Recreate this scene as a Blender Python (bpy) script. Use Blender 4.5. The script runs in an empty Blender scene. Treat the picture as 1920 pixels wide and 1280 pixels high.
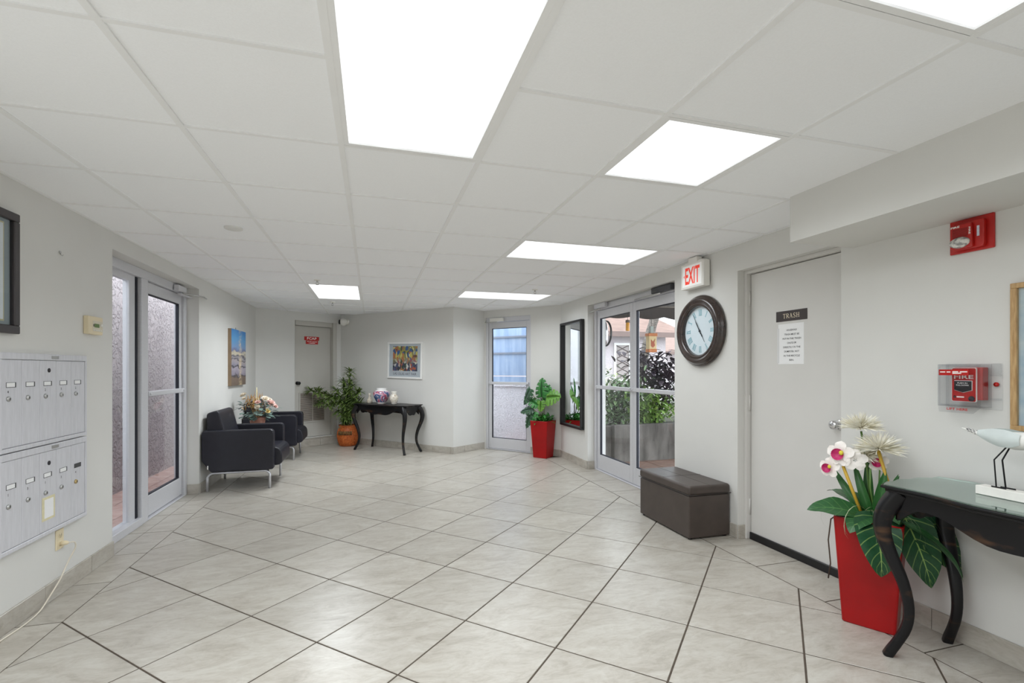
import bpy, bmesh, math, random
from mathutils import Vector, Matrix

R = math.radians
PI = math.pi
random.seed(7)
SC = bpy.context.scene
COL = SC.collection

# ------------------------------------------------------------------ camera
CAM_H = 1.316
cam_data = bpy.data.cameras.new('camera')
cam_data.sensor_width = 36.0
cam_data.lens = 907.0 / 1920.0 * 36.0
cam_data.shift_y = 52.0 / 1920.0
cam_data.clip_start = 0.02
cam = bpy.data.objects.new('camera', cam_data)
COL.objects.link(cam)
cam.location = (0, 0, CAM_H)
cam.rotation_euler = (R(90), 0, R(-16.13))
SC.camera = cam

# ------------------------------------------------------------------ world: bright hazy daylight
W = bpy.data.worlds.new('world')
SC.world = W
W.use_nodes = True
bg = W.node_tree.nodes['Background']
bg.inputs['Color'].default_value = (0.90, 0.95, 1.0, 1)
bg.inputs['Strength'].default_value = 4.4

# ------------------------------------------------------------------ exposure
SC.view_settings.view_transform = 'Standard'
SC.view_settings.look = 'None'
SC.view_settings.exposure = 0.27
SC.view_settings.gamma = 1.0
SC.view_settings.use_curve_mapping = False
SC.cycles.diffuse_bounces = 6
SC.cycles.max_bounces = 10
SC.cycles.transparent_max_bounces = 12
PANEL_LIGHT = 1.35         # radiance of the ceiling light diffusers
LAMP_W_PER_M2 = 31.0       # power of the tubes behind each diffuser, per square metre


# ------------------------------------------------------------------ materials
def lin(c):
    return tuple(((x / 255.0) / 12.92 if x <= 10 else (((x / 255.0) + 0.055) / 1.055) ** 2.4) for x in c)


MATS = {}


def mat(name, color, rough=0.6, metal=0.0, noise=0.0, nscale=8.0, bump=0.0, bscale=60.0, spec=0.5, coat=0.0,
        color2=None, stretch=(1, 1, 1), emit=0.0, bdist=0.01, detail=6.0, lo=0.35, hi=0.65, distort=0.0):
    """procedural principled material; colour = sRGB 0-255"""
    m = bpy.data.materials.new(name)
    m.use_nodes = True
    nt = m.node_tree
    p = nt.nodes['Principled BSDF']
    c = lin(color)
    p.inputs['Base Color'].default_value = (*c, 1)
    p.inputs['Roughness'].default_value = rough
    p.inputs['Metallic'].default_value = metal
    p.inputs['Specular IOR Level'].default_value = spec
    p.inputs['Coat Weight'].default_value = coat
    p.inputs['Coat Roughness'].default_value = 0.08
    tc = nt.nodes.new('ShaderNodeTexCoord')
    mp = nt.nodes.new('ShaderNodeMapping')
    mp.inputs['Scale'].default_value = stretch
    nt.links.new(tc.outputs['Object'], mp.inputs['Vector'])
    if noise > 0 or color2:
        n = nt.nodes.new('ShaderNodeTexNoise')
        n.inputs['Scale'].default_value = nscale
        n.inputs['Detail'].default_value = detail
        n.inputs['Distortion'].default_value = distort
        nt.links.new(mp.outputs['Vector'], n.inputs['Vector'])
        r = nt.nodes.new('ShaderNodeValToRGB')
        r.color_ramp.elements[0].position = lo
        r.color_ramp.elements[1].position = hi
        if color2:
            a, b = c, lin(color2)
        else:
            a = tuple(x * (1 - noise) for x in c)
            b = tuple(min(1, x * (1 + noise)) for x in c)
        r.color_ramp.elements[0].color = (*a, 1)
        r.color_ramp.elements[1].color = (*b, 1)
        nt.links.new(n.outputs['Fac'], r.inputs['Fac'])
        nt.links.new(r.outputs['Color'], p.inputs['Base Color'])
    if bump > 0:
        n2 = nt.nodes.new('ShaderNodeTexNoise')
        n2.inputs['Scale'].default_value = bscale
        n2.inputs['Detail'].default_value = 4
        nt.links.new(mp.outputs['Vector'], n2.inputs['Vector'])
        b = nt.nodes.new('ShaderNodeBump')
        b.inputs['Strength'].default_value = bump
        b.inputs['Distance'].default_value = bdist
        nt.links.new(n2.outputs['Fac'], b.inputs['Height'])
        nt.links.new(b.outputs['Normal'], p.inputs['Normal'])
    if emit > 0:
        p.inputs['Emission Color'].default_value = (*c, 1)
        p.inputs['Emission Strength'].default_value = emit
    MATS[name] = m
    return m


def schlick(nt, f0, gain=1.0):
    """Fresnel reflectance of a thin sheet, the same from both sides"""
    lw = nt.nodes.new('ShaderNodeLayerWeight')
    lw.inputs['Blend'].default_value = 0.5
    pw = nt.nodes.new('ShaderNodeMath'); pw.operation = 'POWER'; pw.inputs[1].default_value = 5.0
    nt.links.new(lw.outputs['Facing'], pw.inputs[0])
    ma = nt.nodes.new('ShaderNodeMath'); ma.operation = 'MULTIPLY_ADD'; ma.use_clamp = True
    ma.inputs[1].default_value = (1 - f0) * gain
    ma.inputs[2].default_value = f0 * gain
    nt.links.new(pw.outputs[0], ma.inputs[0])
    return ma.outputs[0]


def glass_mat(name, tint, gloss=1.0, rough=0.0):
    m = bpy.data.materials.new(name)
    m.use_nodes = True
    nt = m.node_tree
    for n in list(nt.nodes):
        nt.nodes.remove(n)
    out = nt.nodes.new('ShaderNodeOutputMaterial')
    tr = nt.nodes.new('ShaderNodeBsdfTransparent')
    tr.inputs['Color'].default_value = (*tint, 1)
    gl = nt.nodes.new('ShaderNodeBsdfGlossy')
    gl.inputs['Roughness'].default_value = rough
    fac = schlick(nt, 0.04, gloss)
    mx = nt.nodes.new('ShaderNodeMixShader')
    nt.links.new(fac, mx.inputs[0])
    nt.links.new(tr.outputs[0], mx.inputs[1])
    nt.links.new(gl.outputs[0], mx.inputs[2])
    nt.links.new(mx.outputs[0], out.inputs['Surface'])
    MATS[name] = m
    return m


def floor_tile_mat():
    m = bpy.data.materials.new('beige stone tile')
    m.use_nodes = True
    nt = m.node_tree
    L = nt.links.new
    p = nt.nodes['Principled BSDF']
    tc = nt.nodes.new('ShaderNodeTexCoord')
    oi = nt.nodes.new('ShaderNodeObjectInfo')
    mul = nt.nodes.new('ShaderNodeMath'); mul.operation = 'MULTIPLY'; mul.inputs[1].default_value = 37.0
    L(oi.outputs['Random'], mul.inputs[0])
    comb = nt.nodes.new('ShaderNodeCombineXYZ')
    L(mul.outputs[0], comb.inputs[0]); L(mul.outputs[0], comb.inputs[2])
    add = nt.nodes.new('ShaderNodeVectorMath'); add.operation = 'ADD'
    mp = nt.nodes.new('ShaderNodeMapping')
    mp.inputs['Rotation'].default_value = (0, 0, R(28))
    mp.inputs['Scale'].default_value = (1.0, 2.4, 1.0)
    L(tc.outputs['Object'], mp.inputs['Vector'])
    L(mp.outputs['Vector'], add.inputs[0]); L(comb.outputs[0], add.inputs[1])
    n1 = nt.nodes.new('ShaderNodeTexNoise')
    n1.inputs['Scale'].default_value = 4.4; n1.inputs['Detail'].default_value = 10
    n1.inputs['Roughness'].default_value = 0.72; n1.inputs['Distortion'].default_value = 0.9
    L(add.outputs[0], n1.inputs['Vector'])
    r1 = nt.nodes.new('ShaderNodeValToRGB')
    e = r1.color_ramp.elements
    e[0].position = 0.30; e[0].color = (*lin((160, 153, 142)), 1)
    e[1].position = 0.66; e[1].color = (*lin((192, 188, 179)), 1)
    k = r1.color_ramp.elements.new(0.47); k.color = (*lin((179, 173, 163)), 1)
    L(n1.outputs['Fac'], r1.inputs['Fac'])
    n2 = nt.nodes.new('ShaderNodeTexNoise')
    n2.inputs['Scale'].default_value = 15; n2.inputs['Detail'].default_value = 9; n2.inputs['Distortion'].default_value = 1.6
    L(add.outputs[0], n2.inputs['Vector'])
    r2 = nt.nodes.new('ShaderNodeValToRGB')
    e = r2.color_ramp.elements
    e[0].position = 0.36; e[0].color = (0.86, 0.84, 0.81, 1)
    e[1].position = 0.52; e[1].color = (1, 1, 1, 1)
    L(n2.outputs['Fac'], r2.inputs['Fac'])
    mx = nt.nodes.new('ShaderNodeMix'); mx.data_type = 'RGBA'; mx.blend_type = 'MULTIPLY'
    mx.inputs[0].default_value = 0.55
    L(r1.outputs['Color'], mx.inputs[6]); L(r2.outputs['Color'], mx.inputs[7])
    hs = nt.nodes.new('ShaderNodeHueSaturation')
    mr = nt.nodes.new('ShaderNodeMapRange')
    mr.inputs[3].default_value = 0.95; mr.inputs[4].default_value = 1.04
    L(oi.outputs['Random'], mr.inputs[0]); L(mr.outputs[0], hs.inputs['Value'])
    L(mx.outputs[2], hs.inputs['Color'])
    L(hs.outputs['Color'], p.inputs['Base Color'])
    p.inputs['Roughness'].default_value = 0.30
    p.inputs['Specular IOR Level'].default_value = 0.42
    b = nt.nodes.new('ShaderNodeBump'); b.inputs['Strength'].default_value = 0.12; b.inputs['Distance'].default_value = 0.004
    L(n2.outputs['Fac'], b.inputs['Height']); L(b.outputs['Normal'], p.inputs['Normal'])
    MATS['tile'] = m
    return m


WALL = mat('wall paint', (217, 216, 212), 0.75, noise=0.012, nscale=3, bump=0.10, bscale=220, bdist=0.003)
CEIL = mat('ceiling tile', (249, 250, 252), 0.9, noise=0.015, nscale=160, bump=0.10, bscale=260, bdist=0.002)
TEE = mat('grid rail', (241, 241, 241), 0.6, noise=0.01)
TILE = floor_tile_mat()
GROUT = mat('grout', (78, 68, 58), 0.9, noise=0.15, nscale=30)
ALU = mat('brushed aluminium', (208, 208, 212), 0.38, metal=0.15, noise=0.03, nscale=20, stretch=(6, 6, 0.6))
ALUD = mat('dark gasket', (28, 30, 42), 0.6, noise=0.1)
CHROME = mat('chrome', (220, 220, 222), 0.18, metal=1.0, noise=0.02)
STEEL = mat('satin steel', (190, 190, 188), 0.32, metal=0.9, noise=0.03)
GLASS = glass_mat('window glass', (0.93, 0.95, 0.96), 0.75)
CLEAR = glass_mat('clear plastic', (0.95, 0.955, 0.96), 0.8, 0.05)
LEATHER = mat('black leather', (29, 29, 39), 0.42, noise=0.10, nscale=14, bump=0.12, bscale=140, bdist=0.003)
LACQ = mat('black worn lacquer', (13, 12, 15), 0.38, color2=(84, 58, 38), nscale=7, stretch=(1, 1, 3), lo=0.58, hi=0.80, spec=.35)
BLACK = mat('black satin', (22, 22, 24), 0.4, noise=0.08)
BLACKM = mat('black matte', (16, 16, 18), 0.8, noise=0.1)
RED = mat('red glazed planter', (158, 14, 16), 0.30, noise=0.10, nscale=5, spec=.3)
BROWNL = mat('brown leather', (72, 63, 58), 0.42, noise=0.10, nscale=10, bump=0.08, bscale=160, bdist=0.002)
WHITEP = mat('white plastic', (236, 234, 228), 0.45, noise=0.01)
IVORY = mat('ivory plastic', (226, 212, 180), 0.5, noise=0.03)
MBOX = mat('mailbox aluminium', (210, 210, 215), 0.42, metal=0.08, noise=0.05, nscale=9, stretch=(8, 1, 8))
PAPER = mat('white paper', (240, 240, 240), 0.8, noise=0.01)
INK = mat('dark ink', (48, 46, 50), 0.8, noise=0.05)
DOORP = mat('door paint', (212, 210, 206), 0.55, noise=0.012, nscale=4, bump=0.05, bscale=200, bdist=0.002)
DOORG = mat('grey door paint', (196, 193, 186), 0.6, noise=0.02, nscale=4)
SIGNR = mat('sign red', (190, 24, 24), 0.4, noise=0.06)
ALARM = mat('alarm red', (184, 26, 20), 0.35, noise=0.08, coat=0.2)
WHITE = mat('white lettering', (244, 242, 238), 0.6, noise=0.01)
EXITR = mat('exit red', (226, 62, 44), 0.5, noise=0.05, emit=0.35)
SIGNB = mat('sign dark brown', (56, 47, 45), 0.5, noise=0.06)
CREAM = mat('cream lettering', (240, 226, 200), 0.5, noise=0.02)


# ------------------------------------------------------------------ mesh builder
class MB:
    def __init__(self):
        self.bm = bmesh.new()
        self.uv = None

    def box(self, x0, x1, y0, y1, z0, z1, bev=0.0, seg=2, M=None):
        m = Matrix.Translation(((x0 + x1) / 2, (y0 + y1) / 2, (z0 + z1) / 2)) @ Matrix.Diagonal((abs(x1 - x0), abs(y1 - y0), abs(z1 - z0), 1))
        if M is not None:
            m = M @ m
        vs = bmesh.ops.create_cube(self.bm, size=1.0, matrix=m)['verts']
        if bev > 0:
            es = list({e for v in vs for e in v.link_edges})
            bmesh.ops.bevel(self.bm, geom=es, offset=bev, segments=seg, affect='EDGES', profile=0.5, clamp_overlap=True)
        return self

    def poly_prism(self, pts, a0, a1, plane='xy', bev=0.0):
        """extrude a polygon: plane xy -> along z, xz -> along y, yz -> along x"""
        def P(p, h):
            return {'xy': (p[0], p[1], h), 'xz': (p[0], h, p[1]), 'yz': (h, p[0], p[1])}[plane]
        A = [self.bm.verts.new(P(p, a0)) for p in pts]
        B = [self.bm.verts.new(P(p, a1)) for p in pts]
        n = len(pts)
        fs = [self.bm.faces.new(A[::-1]), self.bm.faces.new(B)]
        for i in range(n):
            fs.append(self.bm.faces.new((A[i], A[(i + 1) % n], B[(i + 1) % n], B[i])))
        bmesh.ops.recalc_face_normals(self.bm, faces=fs)
        if bev > 0:
            es = list(fs[0].edges) + list(fs[1].edges)
            bmesh.ops.bevel(self.bm, geom=es, offset=bev, segments=2, affect='EDGES', profile=0.5, clamp_overlap=True)
        return self

    def tube(self, pts, rad, n=8, cap=True, sq=None):
        """sweep a circle (or a rounded square, sq=rotation) along pts; rad scalar or list"""
        pts = [Vector(p) for p in pts]
        k = len(pts)
        rad = rad if isinstance(rad, (list, tuple)) else [rad] * k
        rings = []
        t0 = (pts[1] - pts[0]).normalized()
        ref = Vector((0, 0, 1)) if abs(t0.z) < 0.9 else Vector((1, 0, 0))
        if sq is not None:
            ref = Vector(sq)
        u = (ref - t0 * ref.dot(t0)).normalized()
        for i, p in enumerate(pts):
            t = (pts[min(i + 1, k - 1)] - pts[max(i - 1, 0)]).normalized()
            u = (u - t * u.dot(t)).normalized()
            w = t.cross(u)
            ring = []
            for j in range(n):
                a = 2 * PI * j / n
                c, s = math.cos(a), math.sin(a)
                if sq is not None:
                    q = (abs(c) ** 5 + abs(s) ** 5) ** (-0.2)
                    c, s = c * q, s * q
                ring.append(self.bm.verts.new(p + (u * c + w * s) * rad[i]))
            rings.append(ring)
        for a, b in zip(rings, rings[1:]):
            for j in range(n):
                f = self.bm.faces.new((a[j], a[(j + 1) % n], b[(j + 1) % n], b[j]))
                f.smooth = True
        if cap:
            self.bm.faces.new(rings[0][::-1])
            self.bm.faces.new(rings[-1])
        return self

    def lathe(self, prof, n=24, axis='z', off=(0, 0, 0), smooth=True, sx=1.0, sy=1.0, caps=True):
        """prof: (radius, height) list"""
        rings = []
        for r, h in prof:
            ring = []
            for j in range(n):
                a = 2 * PI * j / n
                x, y = r * math.cos(a) * sx, r * math.sin(a) * sy
                v = {'z': (x, y, h), 'x': (h, x, y), 'y': (y, h, x)}[axis]
                ring.append(self.bm.verts.new((v[0] + off[0], v[1] + off[1], v[2] + off[2])))
            rings.append(ring)
        for a, b in zip(rings, rings[1:]):
            for j in range(n):
                f = self.bm.faces.new((a[j], a[(j + 1) % n], b[(j + 1) % n], b[j]))
                f.smooth = smooth
        if caps and prof[0][0] > .0011:
            self.bm.faces.new(rings[0][::-1])
        if caps and prof[-1][0] > .0011:
            self.bm.faces.new(rings[-1])
        return self

    def ball(self, c, r, n=12, m=8, s=(1, 1, 1)):
        M = Matrix.Translation(c) @ Matrix.Diagonal((s[0], s[1], s[2], 1))
        d = bmesh.ops.create_uvsphere(self.bm, u_segments=n, v_segments=m, radius=r, matrix=M)
        for v in d['verts']:
            for f in v.link_faces:
                f.smooth = True
        return self

    def strip(self, rows, smooth=True, uvs=None):
        """grid of points -> quads"""
        if uvs is not None and self.uv is None:
            self.uv = self.bm.loops.layers.uv.new('uv')
        V = [[self.bm.verts.new(p) for p in r] for r in rows]
        for i in range(len(V) - 1):
            for j in range(len(V[0]) - 1):
                f = self.bm.faces.new((V[i][j], V[i][j + 1], V[i + 1][j + 1], V[i + 1][j]))
                f.smooth = smooth
                if uvs is not None:
                    q = (uvs[i][j], uvs[i][j + 1], uvs[i + 1][j + 1], uvs[i + 1][j])
                    for lp, t in zip(f.loops, q):
                        lp[self.uv].uv = t
        return self

    def quad(self, pts):
        self.bm.faces.new([self.bm.verts.new(p) for p in pts])
        return self

    def mesh(self, name):
        me = bpy.data.meshes.new(name)
        bmesh.ops.remove_doubles(self.bm, verts=self.bm.verts, dist=1e-6)
        self.bm.to_mesh(me)
        self.bm.free()
        return me

    def build(self, name, m, parent=None, loc=(0, 0, 0), rot=(0, 0, 0), smooth=None):
        me = self.mesh(name)
        me.materials.append(m)
        if smooth:
            for p in me.polygons:
                p.use_smooth = True
        return link(name, me, parent, loc, rot)


def link(name, data, parent=None, loc=(0, 0, 0), rot=(0, 0, 0)):
    o = bpy.data.objects.new(name, data)
    COL.objects.link(o)
    o.location = loc
    o.rotation_euler = rot
    if parent is not None:
        o.parent = parent
    return o


def tag(o, label, cat, group=None, kind=None):
    o['label'] = label
    o['category'] = cat
    if group:
        o['group'] = group
    if kind:
        o['kind'] = kind
    return o


def struct(o, label=None):
    o['kind'] = 'structure'
    if label:
        o['label'] = label
    return o


def thing(name, label, cat, loc=(0, 0, 0), rotz=0.0, group=None):
    o = link(name, None, None, loc, (0, 0, rotz))
    o.empty_display_size = 0.1
    return tag(o, label, cat, group)


def wall_frame(p, n, z=0.0):
    """local x = to the viewer's right along the wall, y = up, z = out of the wall into the room"""
    n = Vector((n[0], n[1], 0)).normalized()
    up = Vector((0, 0, 1))
    x = up.cross(n)
    M = Matrix((x, up, n)).transposed().to_4x4()
    M.translation = Vector((p[0], p[1], z))
    return M


def on_wall(name, label, cat, p, n, z=0.0, group=None, tilt=0.0):
    o = link(name, None)
    o.empty_display_size = 0.1
    o.matrix_world = wall_frame(p, n, z) @ Matrix.Rotation(tilt, 4, 'Z')
    if label:
        tag(o, label, cat, group)
    return o


def copy_tree(o, parent=None):
    c = o.copy()
    COL.objects.link(c)
    if parent is not None:
        c.parent = parent
    for ch in list(o.children):
        copy_tree(ch, c)
    return c


def text(name, s, m, parent, loc, height=None, width=None, depth=0.0006, rot=(0, 0, 0), bold=0.0, linesp=1.0):
    cu = bpy.data.curves.new(name, 'FONT')
    cu.body = s
    cu.align_x = 'CENTER'
    cu.align_y = 'CENTER'
    cu.extrude = 0.0
    cu.offset = bold
    cu.space_line = linesp
    cu.resolution_u = 2
    tmp = bpy.data.objects.new('tmp', cu)
    COL.objects.link(tmp)
    bpy.context.view_layer.update()
    me = bpy.data.meshes.new_from_object(tmp.evaluated_get(bpy.context.evaluated_depsgraph_get()))
    COL.objects.unlink(tmp)
    bpy.data.objects.remove(tmp)
    bpy.data.curves.remove(cu)
    xs = [v.co.x for v in me.vertices]
    ys = [v.co.y for v in me.vertices]
    w, h = max(xs) - min(xs), max(ys) - min(ys)
    cx, cy = (max(xs) + min(xs)) / 2, (max(ys) + min(ys)) / 2
    sy = height / h if height else width / w
    sx = width / w if width else sy
    for v in me.vertices:
        v.co = ((v.co.x - cx) * sx, (v.co.y - cy) * sy, 0)
    me.name = name
    me.materials.clear()
    me.materials.append(m)
    return link(name, me, parent, loc, rot)


# polygon clipping against half planes (a,b,c): keep a*x+b*y<=c
def clip(poly, hp):
    for a, b, c in hp:
        out = []
        for i in range(len(poly)):
            p, q = poly[i], poly[(i + 1) % len(poly)]
            dp, dq = a * p[0] + b * p[1] - c, a * q[0] + b * q[1] - c
            if dp <= 1e-9:
                out.append(p)
            if (dp < -1e-9 and dq > 1e-9) or (dp > 1e-9 and dq < -1e-9):
                t = dp / (dp - dq)
                out.append((p[0] + (q[0] - p[0]) * t, p[1] + (q[1] - p[1]) * t))
        poly = out
        if len(poly) < 3:
            return []
    # drop duplicates
    res = []
    for p in poly:
        if not res or math.hypot(p[0] - res[-1][0], p[1] - res[-1][1]) > 1e-5:
            res.append(p)
    if len(res) > 2 and math.hypot(res[0][0] - res[-1][0], res[0][1] - res[-1][1]) < 1e-5:
        res.pop()
    return res if len(res) >= 3 and area(res) > 2e-4 else []


def area(p):
    return abs(sum(p[i][0] * p[(i + 1) % len(p)][1] - p[(i + 1) % len(p)][0] * p[i][1] for i in range(len(p)))) / 2


def inset(poly, d):
    """shrink a convex polygon"""
    n = len(poly)
    A = sum(poly[i][0] * poly[(i + 1) % n][1] - poly[(i + 1) % n][0] * poly[i][1] for i in range(n))
    hp = []
    for i in range(n):
        p, q = poly[i], poly[(i + 1) % n]
        L = math.hypot(q[0] - p[0], q[1] - p[1])
        nx, ny = (q[1] - p[1]) / L, -(q[0] - p[0]) / L
        if A < 0:
            nx, ny = -nx, -ny
        hp.append((nx, ny, nx * p[0] + ny * p[1] - d))
    return clip(poly, hp)


def slab(polys, z0, z1, cham=0.0):
    """chamfered slab(s), the face at z1"""
    mb = MB()
    for p in polys:
        q = inset(p, abs(cham)) if cham else None
        if cham and q and len(q) == len(p):
            zc = z1 - cham if z1 > z0 else z1 + cham
            rows = [[mb.bm.verts.new((x, y, z0)) for x, y in p], [mb.bm.verts.new((x, y, zc)) for x, y in p], [mb.bm.verts.new((x, y, z1)) for x, y in q]]
            n = len(p)
            fs = []
            for a, b in zip(rows, rows[1:]):
                for i in range(n):
                    fs.append(mb.bm.faces.new((a[i], a[(i + 1) % n], b[(i + 1) % n], b[i])))
            fs.append(mb.bm.faces.new(rows[2]))
            fs.append(mb.bm.faces.new(rows[0][::-1]))
            bmesh.ops.recalc_face_normals(mb.bm, faces=fs)
        else:
            mb.poly_prism(p, min(z0, z1), max(z0, z1))
    return mb
# ================================================================== ROOM SHELL
CZ = 2.286
XL, XR, YB = -1.76, 2.73, -2.6
P1, P2, P3, P4, P5 = (-1.76, 8.419), (-.544, 9.266), (1.212, 7.47), (1.79, 7.86), (2.73, 6.784)


def outward_hp(p, q, slack=0.0):
    """half plane on the room side of a wall that runs left to right as seen from inside"""
    dx, dy = q[0] - p[0], q[1] - p[1]
    L = math.hypot(dx, dy)
    nx, ny = -dy / L, dx / L
    return (nx, ny, nx * p[0] + ny * p[1] + slack)


def inward(p, q):
    dx, dy = q[0] - p[0], q[1] - p[1]
    L = math.hypot(dx, dy)
    return (dy / L, -dx / L)


def wall(name, p, q, th, holes=(), e0=0.0, e1=0.0, top=2.37, label=None):
    L = math.hypot(q[0] - p[0], q[1] - p[1])
    mb = MB()
    xs = sorted({-e0, L + e1, *[h[0] for h in holes], *[h[1] for h in holes]})
    for a, b in zip(xs, xs[1:]):
        h = [h for h in holes if h[0] <= (a + b) / 2 <= h[1]]
        if h:
            h = h[0]
            if h[2] > 0.001:
                mb.box(a, b, -0.1, h[2], -th, 0)
            mb.box(a, b, h[3], top, -th, 0)
        else:
            mb.box(a, b, -0.1, top, -th, 0)
    o = mb.build(name, WALL)
    o.matrix_world = wall_frame(p, inward(p, q))
    return struct(o, label)


TH = 0.26
D1 = (4.06, 5.84)     # glass doors on the mailbox side (y range)
D2 = (3.94, 5.85)     # glass double doors on the clock side
D4 = (2.262, 3.126)   # trash room door
wall('wall_left', (XL, YB), P1, .20, [(D1[0] - YB, D1[1] - YB, 0, 2.165)], e0=TH, e1=0.1)
wall('wall_back_left', P1, P2, 0.2, [(0.63, 1.405, 0.145, 2.14)], e0=0.1, e1=0.1)
wall('wall_back', P2, P3, 0.14, e0=0.1)
wall('wall_back_corner', P3, P4, 0.14, e1=0.1)
wall('wall_back_right', P4, P5, 0.14, [(0.035, 0.90, 0, 2.165)], e0=0.1, e1=0.1)
wall('wall_right', P5, (XR, YB), TH, [(P5[1] - D2[1], P5[1] - D2[0], 0, 2.155), (P5[1] - D4[1], P5[1] - D4[0], 0, 2.08)], e0=0.1, e1=TH)
wall('wall_front', (XR, YB), (XL, YB), TH, e0=TH, e1=TH)

# dropped beam along the right wall
mb = MB()
mb.box(2.27, XR, YB, 2.19, 2.032, CZ + 0.06)
struct(mb.build('trim_1', WALL), 'painted dropped beam along the wall above the fire strobe')

# roof deck above the hung ceiling
mb = MB()
mb.poly_prism([(XL - .20, YB - TH), (XR + TH, YB - TH), (XR + TH, P5[1] + .1), (P4[0] + .1, P4[1] + .15), (P3[0], P3[1] + .15), (P2[0], P2[1] + .25), (P1[0] - .20, P1[1] + .1)], 2.37, 2.42)
struct(mb.build('roof', mat('roof deck', (150, 148, 144), 0.9, noise=0.05)))

# ------------------------------------------------------------------ floor
floor = MB()
floor.poly_prism([(XL - TH, YB - .1), (XR + TH, YB - .1), (XR + TH, P5[1] + .05), (P4[0] + .15, P4[1] + .1), (P3[0], P3[1] + .12), (P2[0], P2[1] + .15), (P1[0] - TH, P1[1])], -0.12, -0.0022)
floor = struct(floor.build('floor', GROUT))
# field of tiles laid on the diagonal
PT = 0.3635
X0, Y0 = 1.197, 2.504
BL, BR = -1.553, 2.463
G = 0.0042
full_poly = [(PT, 0), (0, PT), (-PT, 0), (0, -PT)]
FULL = slab([inset(full_poly, G)], -0.012, 0.0, 0.0015).mesh('tile')
FULL.materials.append(TILE)
HP_BACK_L = [outward_hp(P1, P2), outward_hp(P2, P3)]
HP_BACK_R = [outward_hp(P3, P4), outward_hp(P4, P5)]
rest = []
for a in range(-12, 10):
    for b in range(-16, 24):
        if (a + b) % 2 == 0:
            continue
        cx, cy = X0 + PT * a, Y0 + PT * b
        cell = [(cx + x, cy + y) for x, y in full_poly]
        if max(p[0] for p in cell) < BL or min(p[0] for p in cell) > BR or cy < YB:
            continue
        hp = [(-1, 0, -BL), (1, 0, BR), (0, -1, -YB)]
        polys = []
        if cy < 6.2:
            polys = [clip(cell, hp)]
        else:
            split = abs(cx - P3[0]) < PT
            if cx < P3[0] or split:
                polys.append(clip(cell, hp + HP_BACK_L + ([(1, 0, P3[0])] if split else [])))
            if cx > P3[0] or split:
                polys.append(clip(cell, hp + HP_BACK_R + ([(-1, 0, -P3[0])] if split else [])))
        polys = [p for p in polys if p]
        if not polys:
            continue
        if cy < -0.2:
            rest += [inset(p, G) for p in polys]
            continue
        tot = sum(area(p) for p in polys)
        if tot > 2 * PT * PT - 1e-4:
            link('tile', FULL, floor, (cx, cy, 0))
        else:
            if len(polys) == 1:
                polys = [inset(polys[0], G)]
            polys = [[(x - cx, y - cy) for x, y in p] for p in polys if p]
            if polys:
                slab(polys, -0.012, 0.0, 0.0015 if len(polys) == 1 else 0).build('tile', TILE, floor, (cx, cy, 0))
rest_o = slab([p for p in rest if p], -0.012, 0.0, 0.0).build('tiles_behind', TILE, floor)
rest_o['kind'] = 'stuff'


# straight border tiles along both long walls
def border(x_in, x_out, joints, opens):
    for a, b in zip(joints, joints[1:]):
        cx, cy = (x_in + x_out) / 2, (a + b) / 2
        lo, hi = min(x_in, x_out), max(x_in, x_out)
        polys = [[(lo + G - cx, a + G - cy), (hi - cx, a + G - cy), (hi - cx, b - G - cy), (lo + G - cx, b - G - cy)]]
        for o0, o1, xo in opens:
            y0, y1 = max(a + G, o0), min(b - G, o1)
            if y1 - y0 > 0.01:
                xa, xb = (x_out, xo) if xo > x_out else (xo, x_out)
                polys.append([(xa - cx, y0 - cy), (xb - cx, y0 - cy), (xb - cx, y1 - cy), (xa - cx, y1 - cy)])
        slab(polys, -0.012, 0.0).build('border_tile', TILE, floor, (cx, cy, 0))


border(BL, XL, [-.4 + .496 * k for k in range(18)] + [8.5], [(D1[0], D1[1], -1.99)])
border(BR, XR, [0.09 + .512 * k for k in range(0, 13)] + [6.78], [(D4[0], D4[1], 2.90), (D2[0], D2[1], 2.96)])

# ------------------------------------------------------------------ tile baseboards
BH = 0.105


def baseboard(name, p, q, joints, x0=0.0, x1=None, h=BH, z0=0.0, th=0.012):
    L = math.hypot(q[0] - p[0], q[1] - p[1])
    x1 = L if x1 is None else x1
    root = link(name, None)
    root.matrix_world = wall_frame(p, inward(p, q))
    struct(root)
    js = [x0] + [j for j in joints if x0 + .03 < j < x1 - .03] + [x1]
    for a, b in zip(js, js[1:]):
        m = MB()
        m.box(a + .0015 - (a + b) / 2, b - .0015 - (a + b) / 2, z0 - h / 2, z0 + h / 2 - .0, 0, th, 0.002, 1)
        m.build('tile', TILE, root, ((a + b) / 2, h / 2, 0))
    return root


JJ = [.46 * k for k in range(40)]
pl = (XL, YB)
baseboard('baseboard_left', pl, P1, [3.155 + YB * 0 - .0 + .46 * k - 2.3 for k in range(30)], 0.6, D1[0] - YB)
baseboard('baseboard_left_far', pl, P1, [D1[1] - YB + .35 * k for k in range(10)], D1[1] - YB, P1[1] - YB)
baseboard('baseboard_back', P2, P3, [.3 + .36 * k for k in range(8)])
baseboard('baseboard_back_corner', P3, P4, [.24])
baseboard('baseboard_back_right', P4, P5, [1.15], 0.90, None)
baseboard('baseboard_right_far', P5, (XR, YB), [.3, .6], 0.0, P5[1] - D2[1])
baseboard('baseboard_right_middle', P5, (XR, YB), [P5[1] - D2[0] + .35], P5[1] - D2[0], P5[1] - D4[1])
baseboard('baseboard_right', P5, (XR, YB), [P5[1] - D4[0] + .5 * k for k in range(9)], P5[1] - D4[0], P5[1] - YB)
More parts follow.
